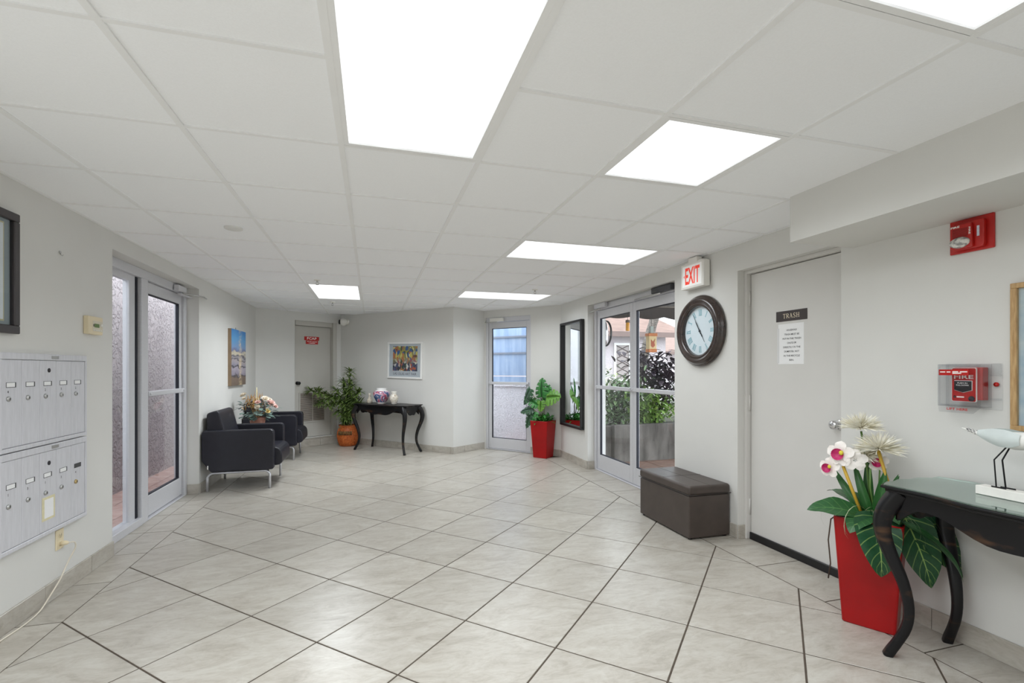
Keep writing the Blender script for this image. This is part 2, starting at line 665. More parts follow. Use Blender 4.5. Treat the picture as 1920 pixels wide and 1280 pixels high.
# returns in the door recesses
baseboard('baseboard_recess_left', (XL, D1[1]), (XL - .11, D1[1]), [], 0, .11)
for o in [o for o in COL.objects if o.name == 'baseboard_recess_left']:
    o.matrix_world = wall_frame((XL - .11, D1[1]), (0, -1))
for nm, yy, d in (('baseboard_recess_right', D2[1], .11), ('baseboard_recess_trash', D4[1], .075)):
    baseboard(nm, (XR, yy), (XR + d, yy), [], 0, d)
    bpy.data.objects[nm].matrix_world = wall_frame((XR, yy), (0, -1))

# ------------------------------------------------------------------ hung ceiling
ceiling = MB()
ceiling.poly_prism([(XL, YB), (XR, YB), P5, P4, P3, P2, P1], CZ + .05, CZ + .065)
ceiling = struct(ceiling.build('ceiling', CEIL))
CX = [-.128 + .6035 * k for k in range(-3, 6)]
CY = [1.605 + .6135 * k for k in range(-7, 13)]
LIGHTS = [(3, 4, 6, 8), (5, 6, 7, 8), (5, 7, 10, 11), (5, 7, 14, 15), (2, 3, 14, 16), (5, 6, 5, 6), (3, 4, 1, 3), (1, 2, 4, 6)]
lit = {(i, j) for a, b, c, d in LIGHTS for i in range(a, b) for j in range(c, d)}
TW = 0.012
TILE_C = slab([[(-.29, -.295), (.29, -.295), (.29, .295), (-.29, .295)]], CZ + .02, CZ + .003, 0.0)


def room_polys(cell, slack=0.0):
    cx = sum(p[0] for p in cell) / 4
    cy = sum(p[1] for p in cell) / 4
    hp = [(-1, 0, -XL), (1, 0, XR), (0, -1, -YB)]
    if cell[2][1] < 2.3:
        hp[1] = (1, 0, 2.275)
    if cy < 6.0:
        r = [clip(cell, hp)]
    else:
        xs = [p[0] for p in cell]
        split = min(xs) < P3[0] < max(xs)
        r = []
        if cx < P3[0] or split:
            r.append(clip(cell, hp + HP_BACK_L + ([(1, 0, P3[0])] if split else [])))
        if cx > P3[0] or split:
            r.append(clip(cell, hp + HP_BACK_R + ([(-1, 0, -P3[0])] if split else [])))
    return [p for p in r if p]


CT_SHARED = None
for i in range(len(CX) - 1):
    for j in range(len(CY) - 1):
        if (i, j) in lit:
            continue
        cell = [(CX[i] + .004, CY[j] + .004), (CX[i + 1] - .004, CY[j] + .004), (CX[i + 1] - .004, CY[j + 1] - .004), (CX[i] + .004, CY[j + 1] - .004)]
        polys = room_polys(cell)
        if not polys:
            continue
        cx, cy = (CX[i] + CX[i + 1]) / 2, (CY[j] + CY[j + 1]) / 2
        dz = random.uniform(0, .002)
        if abs(sum(area(p) for p in polys) - area(cell)) < 1e-4:
            if CT_SHARED is None:
                CT_SHARED = slab([[(x - cx, y - cy) for x, y in polys[0]]], .018, 0.002).mesh('ceiling_tile')
                CT_SHARED.materials.append(CEIL)
            link('ceiling_tile', CT_SHARED, ceiling, (cx, cy, CZ + dz))
        else:
            slab([[(x - cx, y - cy) for x, y in p] for p in polys], .018, 0.002).build('ceiling_tile', CEIL, ceiling, (cx, cy, CZ + dz))
# main rails run the length of the room, cross rails between them
for x in CX[1:-1]:
    y1 = {True: 9.2, False: 7.7}[x < 1.1]
    if x < P2[0]:
        y1 = P1[1] + (x - P1[0]) * .697
    elif x < P3[0]:
        y1 = P2[1] - (x - P2[0]) * 1.0228
    else:
        y1 = min(P3[1] + (x - P3[0]) * .675, P4[1] - (x - P4[0]) * 1.145)
    i = CX.index(x)
    cuts = sorted((CY[c] + TW * .8, CY[d] - TW * .8) for a, b, c, d in LIGHTS if a < i < b)
    y0 = YB if x < 2.2 else 2.19
    for c0, c1 in cuts + [(y1 - .003, None)]:
        m = MB()
        m.box(x - TW, x + TW, y0, c0, CZ - .003, CZ + .03)
        m.build('main_rail', TEE, ceiling)
        y0 = c1
for j, y in enumerate(CY):
    if y < -.3:
        continue
    for i in range(len(CX) - 1):
        if (i, j) in lit and (i, j - 1) in lit:
            continue
        a, b = max(CX[i] + TW, XL + .002), min(CX[i + 1] - TW, XR - .002)
        if y < 2.19:
            b = min(b, 2.268)
        pp = room_polys([(a, y - TW * .8), (b, y - TW * .8), (b, y + TW * .8), (a, y + TW * .8)])
        if b - a < .03 or not pp:
            continue
        slab(pp, CZ + .03, CZ - .002).build('cross_rail', TEE, ceiling)
# wall angle under the edge of the tiles
for p, q in (((XL, YB), P1), (P1, P2), (P2, P3), (P3, P4), (P4, P5), (P5, (XR, 2.19))):
    L = math.hypot(q[0] - p[0], q[1] - p[1])
    m = MB()
    m.box(0, L, CZ - .003, CZ + .002, 0, .018)
    o = m.build('edge_angle', TEE, ceiling)
    o.matrix_world = wall_frame(p, inward(p, q))

# recessed fluorescent panels
DIFF = bpy.data.materials.new('prismatic diffuser')
DIFF.use_nodes = True
nt = DIFF.node_tree
for n in list(nt.nodes):
    nt.nodes.remove(n)
_o = nt.nodes.new('ShaderNodeOutputMaterial')
_e = nt.nodes.new('ShaderNodeEmission')
_t = nt.nodes.new('ShaderNodeTexCoord')
_m = nt.nodes.new('ShaderNodeMapping')
_m.inputs['Scale'].default_value = (7.0, 0.8, 1)
_n = nt.nodes.new('ShaderNodeTexNoise')
_n.inputs['Scale'].default_value = 1.0
_r = nt.nodes.new('ShaderNodeMapRange')
_r.inputs[1].default_value = .3
_r.inputs[2].default_value = .7
_r.inputs[3].default_value = PANEL_LIGHT * .72
_r.inputs[4].default_value = PANEL_LIGHT * 1.1
nt.links.new(_t.outputs['Object'], _m.inputs[0])
nt.links.new(_m.outputs[0], _n.inputs['Vector'])
nt.links.new(_n.outputs['Fac'], _r.inputs[0])
nt.links.new(_r.outputs[0], _e.inputs['Strength'])
_e.inputs['Color'].default_value = (0.97, 0.99, 1.0, 1)
nt.links.new(_e.outputs[0], _o.inputs[0])
LAB = ['large rectangular ceiling light panel nearest the mailboxes, closest overhead', 'square ceiling light panel in front of the dropped beam',
       'wide ceiling light panel above the floor before the wall clock', 'wide ceiling light panel in front of the mirror, farther than the others on that side',
       'ceiling light panel near the grey service door and corner camera', 'ceiling light panel cut by the top edge above the dropped beam',
       'added unseen ceiling light panel behind the viewer', 'added unseen ceiling light panel above the viewer beside the mailbox wall']
TUBES = [.72, .64, .60, .68, 1.5, .75, 1.1, 2.0]      # relative output, tuned per panel; the last two panels are unseen, added for brightness
for (a, b, c, d), lb, tb in zip(LIGHTS, LAB, TUBES):
    x0, x1, y0, y1 = CX[a] + TW, CX[b] - TW, CY[c] + TW, CY[d] - TW
    cx, cy = (x0 + x1) / 2, (y0 + y1) / 2
    t = thing('ceiling_light', lb, 'ceiling light', (cx, cy, CZ), 0, 'fluorescent panels in the ceiling grid')
    hx, hy = (x1 - x0) / 2, (y1 - y0) / 2
    m = MB()
    w = .020
    m.box(-hx, -hx + w, -hy, hy, -.002, .03)
    m.box(hx - w, hx, -hy, hy, -.002, .03)
    m.box(-hx + w, hx - w, -hy, -hy + w, -.002, .03)
    m.box(-hx + w, hx - w, hy - w, hy, -.002, .03)
    m.build('frame', TEE, t)
    m = MB()
    m.box(-hx + w, hx - w, -hy + w, hy - w, .006, .010)
    m.build('diffuser', DIFF, t)
    # the fluorescent tubes: louvred downlight through the prismatic lens
    ld = bpy.data.lights.new('tubes', 'AREA')
    ld.shape = 'RECTANGLE'
    ld.size, ld.size_y = 2 * (hx - w), 2 * (hy - w)
    ld.energy = LAMP_W_PER_M2 * ld.size * ld.size_y * tb
    ld.spread = R(160)
    ld.color = (0.90, 0.955, 1.0)
    link('tubes', ld, t, (0, 0, -.004))
# sprinkler heads and a round cover plate
for (x, y), lb in zip(((-.573, 5.65), (-.55, 7.45), (1.909, 5.594)), ('pendant sprinkler head in the ceiling just before the light near the service door',
                      'pendant sprinkler head in the ceiling closest to the corner camera', 'pendant sprinkler head in the ceiling beside the wide light before the mirror')):
    t = thing('sprinkler_head', lb, 'sprinkler', (x, y, CZ), 0, 'ceiling sprinklers')
    m = MB(); m.lathe([(.001, -.006), (.03, -.006), (.036, 0), (.036, .004)], 16); m.build('escutcheon', WHITEP, t)
    m = MB(); m.lathe([(.009, -.006), (.009, -.022), (.006, -.026)], 10)
    for s in (-1, 1):
        m.tube([(s * .008, 0, -.02), (s * .014, 0, -.034), (s * .004, 0, -.048)], .0025, 6)
    m.build('body', STEEL, t)
    m = MB(); m.lathe([(.001, -.052), (.016, -.051), (.016, -.048), (.001, -.048)], 12); m.build('deflector', STEEL, t)
m = MB(); m.lathe([(.001, -.008), (.05, -.008), (.058, -.004), (.058, .004)], 24)
tag(m.build('cover_plate', mat('cover plate', (226, 225, 222), 0.7, noise=0.01), None, (-.917, 3.734, CZ)), 'flat round white cover plate in the ceiling above the glass door', 'cover plate')
# ================================================================== DOORS
def glass_leaf(root, x0, x1, y0, y1, z, st=.055, top=.09, bot=.19, gz=None, rail=None, d=.045):
    """one aluminium leaf in a wall frame: stiles, rails, pane, push rail"""
    leaf = MB()
    leaf.box(x0, x0 + st, y0, y1, z - d / 2, z + d / 2, .003, 1)
    leaf.box(x1 - st, x1, y0, y1, z - d / 2, z + d / 2, .003, 1)
    leaf.box(x0 + st, x1 - st, y0, y0 + bot, z - d / 2, z + d / 2, .003, 1)
    leaf.box(x0 + st, x1 - st, y1 - top, y1, z - d / 2, z + d / 2, .003, 1)
    leaf = leaf.build('leaf', ALU, root)
    g = MB()
    k = .008
    for a, b, c, e in ((x0 + st, x0 + st + k, y0 + bot, y1 - top), (x1 - st - k, x1 - st, y0 + bot, y1 - top), (x0 + st, x1 - st, y0 + bot, y0 + bot + k), (x0 + st, x1 - st, y1 - top - k, y1 - top)):
        g.box(a, b, c, e, z - .012, z + .016)
    g.build('gasket', ALUD, leaf)
    m = MB()
    m.box(x0 + st, x1 - st, y0 + bot, y1 - top, z - .003, z + .003)
    m.build('pane', GLASS, leaf)
    if rail:
        m = MB()
        m.box(x0 + .01, x1 - .01, rail - .022, rail + .022, z + d / 2 + .001, z + d / 2 + .03, .006, 2)
        for xx in (x0 + .03, x1 - .03):
            m.lathe([(.012, z + d / 2 + .03), (.012, z + d / 2 + .036), (.001, z + d / 2 + .038)], 10, 'z', (xx, rail, 0))
        m.build('push_rail', ALU, leaf)
    return leaf


def frame_bars(root, bars, name='frame', m=None):
    f = MB()
    for b in bars:
        f.box(*b, .003, 1)
    return f.build(name, m or ALU, root)


def closer(root, x, y, z, body, L=.22, arm=None, flip=1):
    m = MB()
    m.box(x - L / 2, x + L / 2, y - .03, y + .03, z, z + .05, .008, 2)
    c = m.build('closer', body, root)
    if arm:
        m = MB()
        m.tube(arm, .008, 6)
        m.build('closer_arm', STEEL, c)
    return c


# --- door_1: aluminium glass doors by the mailboxes
nL = (1, 0)
d1 = on_wall('door_1', None, None, (XL - .16, D1[0]), nL)
struct(d1, 'aluminium glass entrance doors beside the mailboxes')
w = D1[1] - D1[0]
H1 = 2.165
frame_bars(d1, [(0, .045, 0, H1, -.05, .05), (w - .06, w, 0, H1, -.05, .05), (.045, w - .06, H1 - .075, H1, -.05, .05), (.74, .86, 0, H1 - .075, -.05, .05), (.045, .74, 0, .065, -.05, .055), (.86, w - .06, 0, .012, -.05, .05)])
# fixed side light
sl = MB()
sl.box(.045, .09, .065, H1 - .075, -.025, .02)
sl.box(.60, .70, .065, H1 - .075, -.03, .015)
sl.box(.09, .60, H1 - .125, H1 - .075, -.025, .02)
sl = sl.build('side_light', ALU, d1)
m = MB(); m.box(.705, .735, .065, H1 - .075, -.03, .02); m.build('gasket', ALUD, sl)
m = MB(); m.box(.09, .60, .065, H1 - .125, -.004, .004); m.build('pane', GLASS, sl)
glass_leaf(d1, .87, w - .065, .02, H1 - .08, 0, .06, .10, .18, rail=1.10)
closer(d1, 1.50, H1 - .05, .055, ALU, .20, [(1.50, H1 - .09, .10), (1.66, H1 - .10, .24), (1.92, H1 - .085, .19)])
frame_bars(d1, [(1.48, w + .02, H1 - .105, H1 - .09, .06, .10)], 'closer_track')

# --- door_2: double glass doors to the patio
d2 = on_wall('door_2', None, None, (XR + .14, D2[1]), (-1, 0))
struct(d2, 'double aluminium glass doors to the planted patio')
w = D2[1] - D2[0]
H2 = 2.155
frame_bars(d2, [(0, .055, 0, H2, -.05, .05), (w - .05, w, 0, H2, -.05, .05), (.055, w - .05, H2 - .075, H2, -.05, .05), (.055, w - .05, 0, .012, -.05, .05)])
glass_leaf(d2, .06, .955, .018, H2 - .08, .005, .065, .10, .19, rail=1.085)
glass_leaf(d2, .96, w - .055, .018, H2 - .08, .005, .065, .10, .19, rail=1.085)
closer(d2, .26, H2 - .03, .055, ALU, .30, [(.26, H2 - .07, .09), (.05, H2 - .10, .14), (-.02, H2 - .09, .10)])
closer(d2, 1.62, H2 - .035, .055, mat('closer charcoal', (66, 66, 70), 0.45, noise=.05), .34, [(1.6, H2 - .075, .09), (1.35, H2 - .085, .13), (1.05, H2 - .07, .06)])
m = MB(); m.tube([(.42, H2 - .005, .07), (1.45, H2 - .005, .07)], .006, 6); m.build('conduit', STEEL, d2)

# --- door_3: single glass door at the far end
d3 = on_wall('door_3', None, None, (P4[0] + .035 * .658, P4[1] - .035 * .753), inward(P4, P5))
struct(d3, 'single aluminium glass door at the far end beside the red planter')
w = .865
H3 = 2.165
Z3 = -.04
frame_bars(d3, [(0, .045, 0, H3, Z3 - .05, Z3 + .035), (w - .025, w, 0, H3, Z3 - .05, Z3 + .035), (.045, w - .025, H3 - .075, H3, Z3 - .05, Z3 + .035), (.045, w - .025, 0, .015, Z3 - .05, Z3 + .035)])
glass_leaf(d3, .05, w - .03, .02, H3 - .08, Z3, .06, .10, .17, rail=1.09, d=.04)
closer(d3, .24, H3 - .045, Z3 + .037, WHITEP, .26, [(.24, H3 - .08, .03), (.06, H3 - .09, .10), (.02, H3 - .05, .02)])

# --- door_4: trash room door
d4 = on_wall('door_4', None, None, (XR, D4[1]), (-1, 0))
struct(d4, 'painted trash room door with a round steel knob')
w = D4[1] - D4[0]
zf = -.10
frame_bars(d4, [(0, .025, 0, 2.08, -.15, -.06), (w - .02, w, 0, 2.08, -.15, -.06), (.025, w - .02, 2.055, 2.08, -.15, -.06)], 'frame', DOORP)
m = MB(); m.box(.03, w - .022, .012, 2.05, zf - .045, zf, .002, 1); slab4 = m.build('door_slab', DOORP, d4)
m = MB(); m.box(.03, w - .022, .0, .055, zf + .001, zf + .016, .003, 1); m.build('door_sweep', BLACK, slab4)
for hy in (1.865, 1.055, .25):
    m = MB()
    m.lathe([(.008, hy - .06), (.008, hy + .06)], 10, 'y', (.024, 0, zf + .008))
    m.box(.004, .024, hy - .058, hy + .058, zf + .002, zf + .005)
    m.build('hinge', DOORP, slab4)
m = MB()
m.lathe([(.036, 0), (.036, .006), (.028, .012), (.014, .016), (.013, .036), (.022, .042), (.029, .054), (.027, .068), (.015, .076), (.001, .077)], 20, 'z', (w - .085, .967, zf))
m.build('knob', CHROME, slab4)
t = on_wall('door_sign', 'dark brown sign with pale serif TRASH lettering on the door', 'sign', (XR + .10, 2.72), (-1, 0), 1.694)
m = MB(); m.box(-.131, .131, -.037, .037, .0, .003, .001, 1); m.build('plate', SIGNB, t)


def serif(parent, s, m, h, cx, cy, z, adv, wd):
    """small serif capitals from strokes, in units of letter height"""
    def bar(mb, x0, y0, x1, y1, t):
        d = Vector((x1 - x0, y1 - y0, 0)); n = Vector((-d.y, d.x, 0)).normalized() * t / 2
        a, b = Vector((x0, y0, 0)), Vector((x1, y1, 0))
        mb.quad([a - n, b - n, b + n, a + n])
    G_ = {
        'T': [(.5, 0, .5, 1, .17), (.08, .96, .92, .96, .08), (.1, .8, .1, 1, .07), (.9, .8, .9, 1, .07), (.32, .025, .68, .025, .05)],
        'R': [(.22, 0, .22, 1, .17), (.2, .96, .58, .96, .08), (.2, .5, .58, .5, .07), (.56, .97, .76, .86, .09), (.76, .88, .76, .6, .15), (.76, .62, .56, .5, .09), (.5, .5, .88, .0, .16), (.05, .025, .42, .025, .05), (.74, .025, .98, .025, .05), (.05, .975, .3, .975, .05)],
        'A': [(.5, 1, .14, 0, .08), (.48, 1, .86, 0, .17), (.26, .34, .72, .34, .07), (.02, .025, .3, .025, .05), (.68, .025, 1, .025, .05)],
        'S': [(.8, .98, .8, .74, .06), (.78, .86, .55, .97, .09), (.56, .97, .3, .92, .1), (.27, .94, .2, .74, .14), (.2, .76, .34, .58, .16), (.32, .6, .7, .4, .17), (.68, .42, .8, .24, .16), (.8, .26, .68, .06, .14), (.7, .08, .4, .02, .1), (.42, .02, .2, .14, .09), (.19, .26, .19, .02, .06)],
        'H': [(.2, 0, .2, 1, .17), (.8, 0, .8, 1, .17), (.2, .5, .8, .5, .07), (.03, .025, .38, .025, .05), (.62, .025, .97, .025, .05), (.03, .975, .38, .975, .05), (.62, .975, .97, .975, .05)],
    }
    x = cx - adv * (len(s) - 1) / 2
    for c in s:
        mb = MB()
        for (a, b, c2, d, t_) in G_[c]:
            bar(mb, (a - .5) * wd, b * h - h / 2, (c2 - .5) * wd, d * h - h / 2, t_ * h * .8)
        mb.build('letter', m, parent, (x, cy, z))
        x += adv


serif(t, 'TRASH', CREAM, .033, 0, 0, .0036, .0285, .027)
t = on_wall('paper_notice', 'white printed paper notice about household trash taped to the door', 'notice', (XR + .10, 2.724), (-1, 0), 1.495)
m = MB(); m.box(-.108, .108, -.143, .143, .0, .0012); m.build('sheet', PAPER, t)
m = MB(); m.box(-.118, -.100, -.135, .115, .0013, .0018); m.build('clear_tape', mat('tape', (222, 222, 222), .25, noise=.02), t)
for k, line in enumerate(['HOUSEHOLD', 'TRASH MUST BE', 'PUT IN THE TRASH', 'CHUTE OR', 'DIRECTLY IN THE', 'DUMPSTER. NOT', 'IN THE RECYCLE', 'BIN.']):
    text('text_line', line, INK, t, (.008, .098 - .0302 * k, .0018), height=.0125, width=.0096 * len(line), bold=.01)

m = MB(); m.box(-.05, w + .05, -.02, 2.2, -.235, -.20); m.build('light_block_panel', BLACKM, d4)  # unseen panel added to stop daylight leaking around the trash door

# --- door_5: grey service door with louvre
nF = inward(P1, P2)
fx = Vector((P2[0] - P1[0], P2[1] - P1[1], 0)).normalized()


def fc(s):
    return (P1[0] + fx.x * s, P1[1] + fx.y * s)


d5 = on_wall('door_5', None, None, fc(.63), nF)
struct(d5, 'grey painted service door with louvred vent beside the bamboo plant')
w = .775
frame_bars(d5, [(0, .03, .145, 2.14, -.16, -.04), (w - .075, w, .145, 2.14, -.13, .004), (.03, w - .075, 2.06, 2.14, -.13, -.03)], 'frame', DOORG)
m = MB(); m.box(.032, w - .078, .15, 2.055, -.13, -.085, .002, 1); slab5 = m.build('door_slab', DOORG, d5)
m = MB(); m.lathe([(.03, -.085), (.03, -.078), (.012, -.07), (.012, -.04), (.027, -.032), (.027, -.012), (.001, -.008)], 16, 'z', (.085, 1.08, 0)); m.build('knob', BLACK, slab5)
m = MB(); m.box(-.1, w + .1, .0, 2.3, -.235, -.205); m.build('light_block_panel', BLACKM, d5)  # unseen panel added to block the sky leak above the service door
# louvre
vx0, vx1, vy0, vy1 = .135, .575, .42, .905
m = MB()
e = .022
for a in ((vx0 - e, vx1 + e, vy0 - e, vy0), (vx0 - e, vx1 + e, vy1, vy1 + e * .6), (vx0 - e, vx0, vy0, vy1), (vx1, vx1 + e, vy0, vy1)):
    m.box(*a, -.085, -.072, .002, 1)
vent = m.build('vent_frame', DOORG, slab5)
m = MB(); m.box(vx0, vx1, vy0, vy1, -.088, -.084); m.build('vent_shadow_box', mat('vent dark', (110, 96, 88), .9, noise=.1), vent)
m = MB()
for k in range(25):
    y = vy0 + (k + .5) * (vy1 - vy0) / 25
    m.box(vx0, vx1, y - .0028, y + .0028, -.084, -.074)
m.box((vx0 + vx1) / 2 - .004, (vx0 + vx1) / 2 + .004, vy0, vy1, -.076, -.070)
o = m.build('louvre_slats', mat('slat paint', (206, 200, 190), .5, noise=.02), vent)
o['kind'] = 'stuff'
t = on_wall('door_sign', 'red sign with white FCAP lettering on the grey service door', 'sign', tuple(Vector((*fc(.975), 0)) - Vector((nF[0], nF[1], 0)) * .0845)[:2], nF, 1.826)
m = MB(); m.box(-.135, .135, -.010, .055, 0, .004, .001, 1); m.build('plate', SIGNR, t)
m = MB(); m.box(-.108, .115, -.075, -.013, 0, .003, .001, 1); m.build('lower_plate', SIGNR, t)
text('lettering', 'FCAP', WHITE, t, (0, .023, .0048), height=.042, width=.175, bold=.02)
m = MB()
for x0, x1, y in ((-.085, -.052, -.030), (-.044, -.004, -.030), (.008, .095, -.034), (-.055, -.045, -.056), (-.035, .06, -.057)):
    m.box(x0, x1, y - .004, y + .004, .003, .0036)
m.build('small_lettering', WHITE, t)
# raised tiled curb under the service door
curb = link('trim_2', None)
curb.matrix_world = wall_frame(P1, nF)
struct(curb, 'raised tiled curb below the grey service door')
L12 = math.hypot(P2[0] - P1[0], P2[1] - P1[1])
js = [.02, .34, .68, 1.06, L12 - .012]
for a, b in zip(js, js[1:]):
    m = MB(); m.box(a - (a + b) / 2 + .002, (b - a) / 2 - .002, -.066, .060, 0, .045, .003, 1); m.build('curb_tile', TILE, curb, ((a + b) / 2, .066, 0))
    m = MB(); m.box(a - (a + b) / 2 + .001, (b - a) / 2 - .001, -.006, .006, -.03, .05, .003, 1); m.build('curb_cap', TILE, curb, ((a + b) / 2, .134, 0))
# ================================================================== MAILBOX WALL
def mailbox(z0, h, label, digits, slot, num, lock, master, ndark):
    t = on_wall('mailbox_unit', label, 'mailbox', (XL, 2.945), (1, 0), z0, 'wall mailbox units')
    Wd = .745
    m = MB()
    e, top = .022, .034
    m.box(0, Wd, 0, e, 0, .026, .002, 1); m.box(0, Wd, h - top, h, 0, .026, .002, 1)
    m.box(0, e * .7, e, h - top, 0, .026, .002, 1); m.box(Wd - e * .7, Wd, e, h - top, 0, .026, .002, 1)
    m.box(.01, Wd - .01, .01, h - .01, 0, .008)
    m.build('housing', MBOX, t)
    m = MB(); m.box(Wd / 2 + .02, Wd / 2 + .085, h - .026, h - .009, .026, .0275); m.build('maker_plate', STEEL, t)
    x0 = e * .7 + .001
    pitch = (Wd - 2 * x0) / 5
    for i in range(5):
        a, b = x0 + i * pitch + .0015, x0 + (i + 1) * pitch - .0015
        c = (a + b) / 2
        m = MB(); m.box(a - c, b - c, -(h - top - e) / 2 + .002, (h - top - e) / 2 - .002, 0, .013, .002, 1)
        d = m.build('mailbox_door', MBOX, t, (c, (e + h - top) / 2, .009))
        oy = -(e + h - top) / 2
        sx = -.006
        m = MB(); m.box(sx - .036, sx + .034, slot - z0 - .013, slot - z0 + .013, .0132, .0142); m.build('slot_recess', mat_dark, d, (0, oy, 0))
        if not (ndark and i == 4):
            m = MB(); m.box(sx - .034, sx + .024, slot - z0 - .010, slot - z0 + .011, .0143, .0150); m.build('name_card', PAPER, d, (0, oy, 0))
        if digits[i]:
            text('number', digits[i], INK, d, (-.028, num - z0 + oy, .0135), height=.014, bold=.02)
        m = MB(); m.lathe([(.013, .013), (.013, .018), (.009, .021), (.001, .021)], 16, 'z', (-.028, lock - z0 + oy, 0)); lk = m.build('lock', STEEL if not (ndark and i == 4) else BRASS, d)
        m = MB(); m.box(-.0295, -.0265, lock - z0 + oy - .006, lock - z0 + oy + .006, .0212, .0216); m.build('keyhole', INK, lk)
        if i == 2:
            m = MB(); m.lathe([(.012, .013), (.012, .0155), (.008, .0165), (.001, .0165)], 16, 'z', (.004, master - z0 + oy, 0)); m.build('master_lock', INK, d)
    return t


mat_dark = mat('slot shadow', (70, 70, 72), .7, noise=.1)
BRASS = mat('worn brass', (196, 172, 120), .35, metal=.8, noise=.1)
mailbox(.900, .500, 'upper aluminium mailbox unit of five narrow doors, under the black framed certificate', ['4', '', '2', '3', '2'], 1.237, 1.203, 1.168, 1.310, False)
mailbox(.394, .500, 'lower aluminium mailbox unit of five narrow doors, above the wall outlet', ['1', '3', '1', '3', '4'], .728, .690, .632, .792, True)
# taped note on the lower unit
t = on_wall('taped_note', 'small white note held by yellowed tape on a lower mailbox door', 'note', (XL, 3.323), (1, 0), .545)
m = MB(); m.box(-.062, .05, -.068, .062, .0225, .0232); m.build('tape', mat('yellowed tape', (222, 214, 176), .4, noise=.06, nscale=40), t)
m = MB(); m.box(-.042, .036, -.055, .048, .0233, .0240); m.build('note', PAPER, t)

# framed certificate
t = on_wall('framed_certificate', 'black framed certificate above the mailboxes', 'picture', (XL, 2.72), (1, 0), 1.80)
hw, hh, b = .36, .305, .042
FRAME = mat('dark espresso frame', (50, 44, 46), .38, noise=.08, coat=.2)
m = MB()
for a in ((-hw, hw, -hh, -hh + b), (-hw, hw, hh - b, hh), (-hw, -hw + b, -hh + b, hh - b), (hw - b, hw, -hh + b, hh - b)):
    m.box(*a, 0, .03, .004, 1)
m.build('frame', FRAME, t)
m = MB(); m.box(-hw + b, hw - b, -hh + b, hh - b, 0, .010); m.build('mount', mat('bluish mat board', (150, 158, 160), .8, noise=.03), t)
m = MB(); m.box(-hw + .075, hw - .085, -hh + .06, hh - .06, .010, .012); m.build('border', mat('gold edge', (206, 194, 150), .7, noise=.05), t)
m = MB(); m.box(-hw + .083, hw - .093, -hh + .068, hh - .068, .012, .013); m.build('sheet', PAPER, t)
m = MB()
for k in range(7):
    m.box(-.2 + .03 * (k % 2), .21 - .02 * (k % 3), .15 - .05 * k, .154 - .05 * k, .013, .0135)
m.build('printed_lines', INK, t)
m = MB(); m.box(-hw + b, hw - b, -hh + b, hh - b, .016, .018); m.build('glazing', GLASS, t)

# bare hook
t = on_wall('wall_hook', 'small bare metal picture hook on the wall above the thermostat', 'hook', (XL, 3.462), (1, 0), 1.995)
m = MB(); m.box(-.008, .010, .002, .014, 0, .004); m.tube([(0, .004, .002), (0, -.008, .006), (0, -.014, .013), (0, -.006, .018)], .0022, 6); m.build('hook', STEEL, t)

# thermostat
t = on_wall('thermostat', 'ivory wall thermostat with green display', 'thermostat', (XL, 3.785), (1, 0), 1.60)
m = MB(); m.box(-.085, .085, -.058, .058, 0, .030, .005, 2); m.build('case', IVORY, t)
m = MB(); m.box(-.040, .078, -.038, .030, .030, .032, .001, 1); m.build('panel', mat('thermostat panel', (214, 206, 186), .5, noise=.02), t)
m = MB(); m.box(-.022, .034, -.012, .012, .032, .0335); m.build('display', mat('green display', (92, 120, 60), .3, noise=.05), t)
m = MB(); m.lathe([(.010, .032), (.010, .036), (.001, .037)], 14, 'z', (.058, .006, 0)); m.build('dial', WHITEP, t)
for k in range(5):
    m = MB(); m.box(-.030 + k * .020, -.020 + k * .020, -.033, -.027, .032, .0345); m.build('button', WHITEP, t)
m = MB(); m.box(-.034, -.029, -.008, .008, .032, .034); m.build('button', INK, t)

# outlet and cord
t = on_wall('wall_outlet', 'ivory double wall outlet below the mailboxes', 'outlet', (XL, 3.455), (1, 0), .322)
m = MB(); m.box(-.036, .036, -.058, .058, 0, .006, .003, 2); m.build('cover_plate', IVORY, t)
for y in (.024, -.024):
    m = MB(); m.lathe([(.016, .006), (.016, .008), (.001, .008)], 16, 'z', (0, y, 0)); s = m.build('socket', IVORY, t)
    m = MB(); m.box(-.008, -.006, y - .004, y + .007, .008, .0084); m.box(.006, .008, y - .004, y + .007, .008, .0084); m.build('slots', INK, s)
t = thing('power_cord', 'off-white cord hanging from the outlet down to the floor by the baseboard', 'cord', (XL, 3.455, 0))
m = MB(); m.lathe([(.012, .010), (.014, .03), (.008, .045), (.001, .048)], 12, 'x', (0, 0, .298)); m.build('plug', IVORY, t)
m = MB()
pts = [(.044, 0, .298), (.06, .03, .29), (.055, .05, .25), (.035, .03, .19), (.030, -.02, .13), (.032, -.06, .10), (.028, -.15, .04), (.035, -.24, .008), (.045, -.38, .0045), (.035, -.55, .0045), (.05, -.75, .0045), (.03, -1.0, .0045)]
ip = []
for a, b, c, d in zip([pts[0]] + pts[:-2], pts[:-1], pts[1:], pts[2:] + [pts[-1]]):
    for k in range(4):
        s = k / 4
        ip.append(tuple(.5 * ((2 * b[i]) + (-a[i] + c[i]) * s + (2 * a[i] - 5 * b[i] + 4 * c[i] - d[i]) * s * s + (-a[i] + 3 * b[i] - 3 * c[i] + d[i]) * s ** 3) for i in range(3)))
ip.append(pts[-1])
m.tube(ip, .004, 6); m.build('cable', mat('off white cable', (222, 214, 198), .5, noise=.03), t)

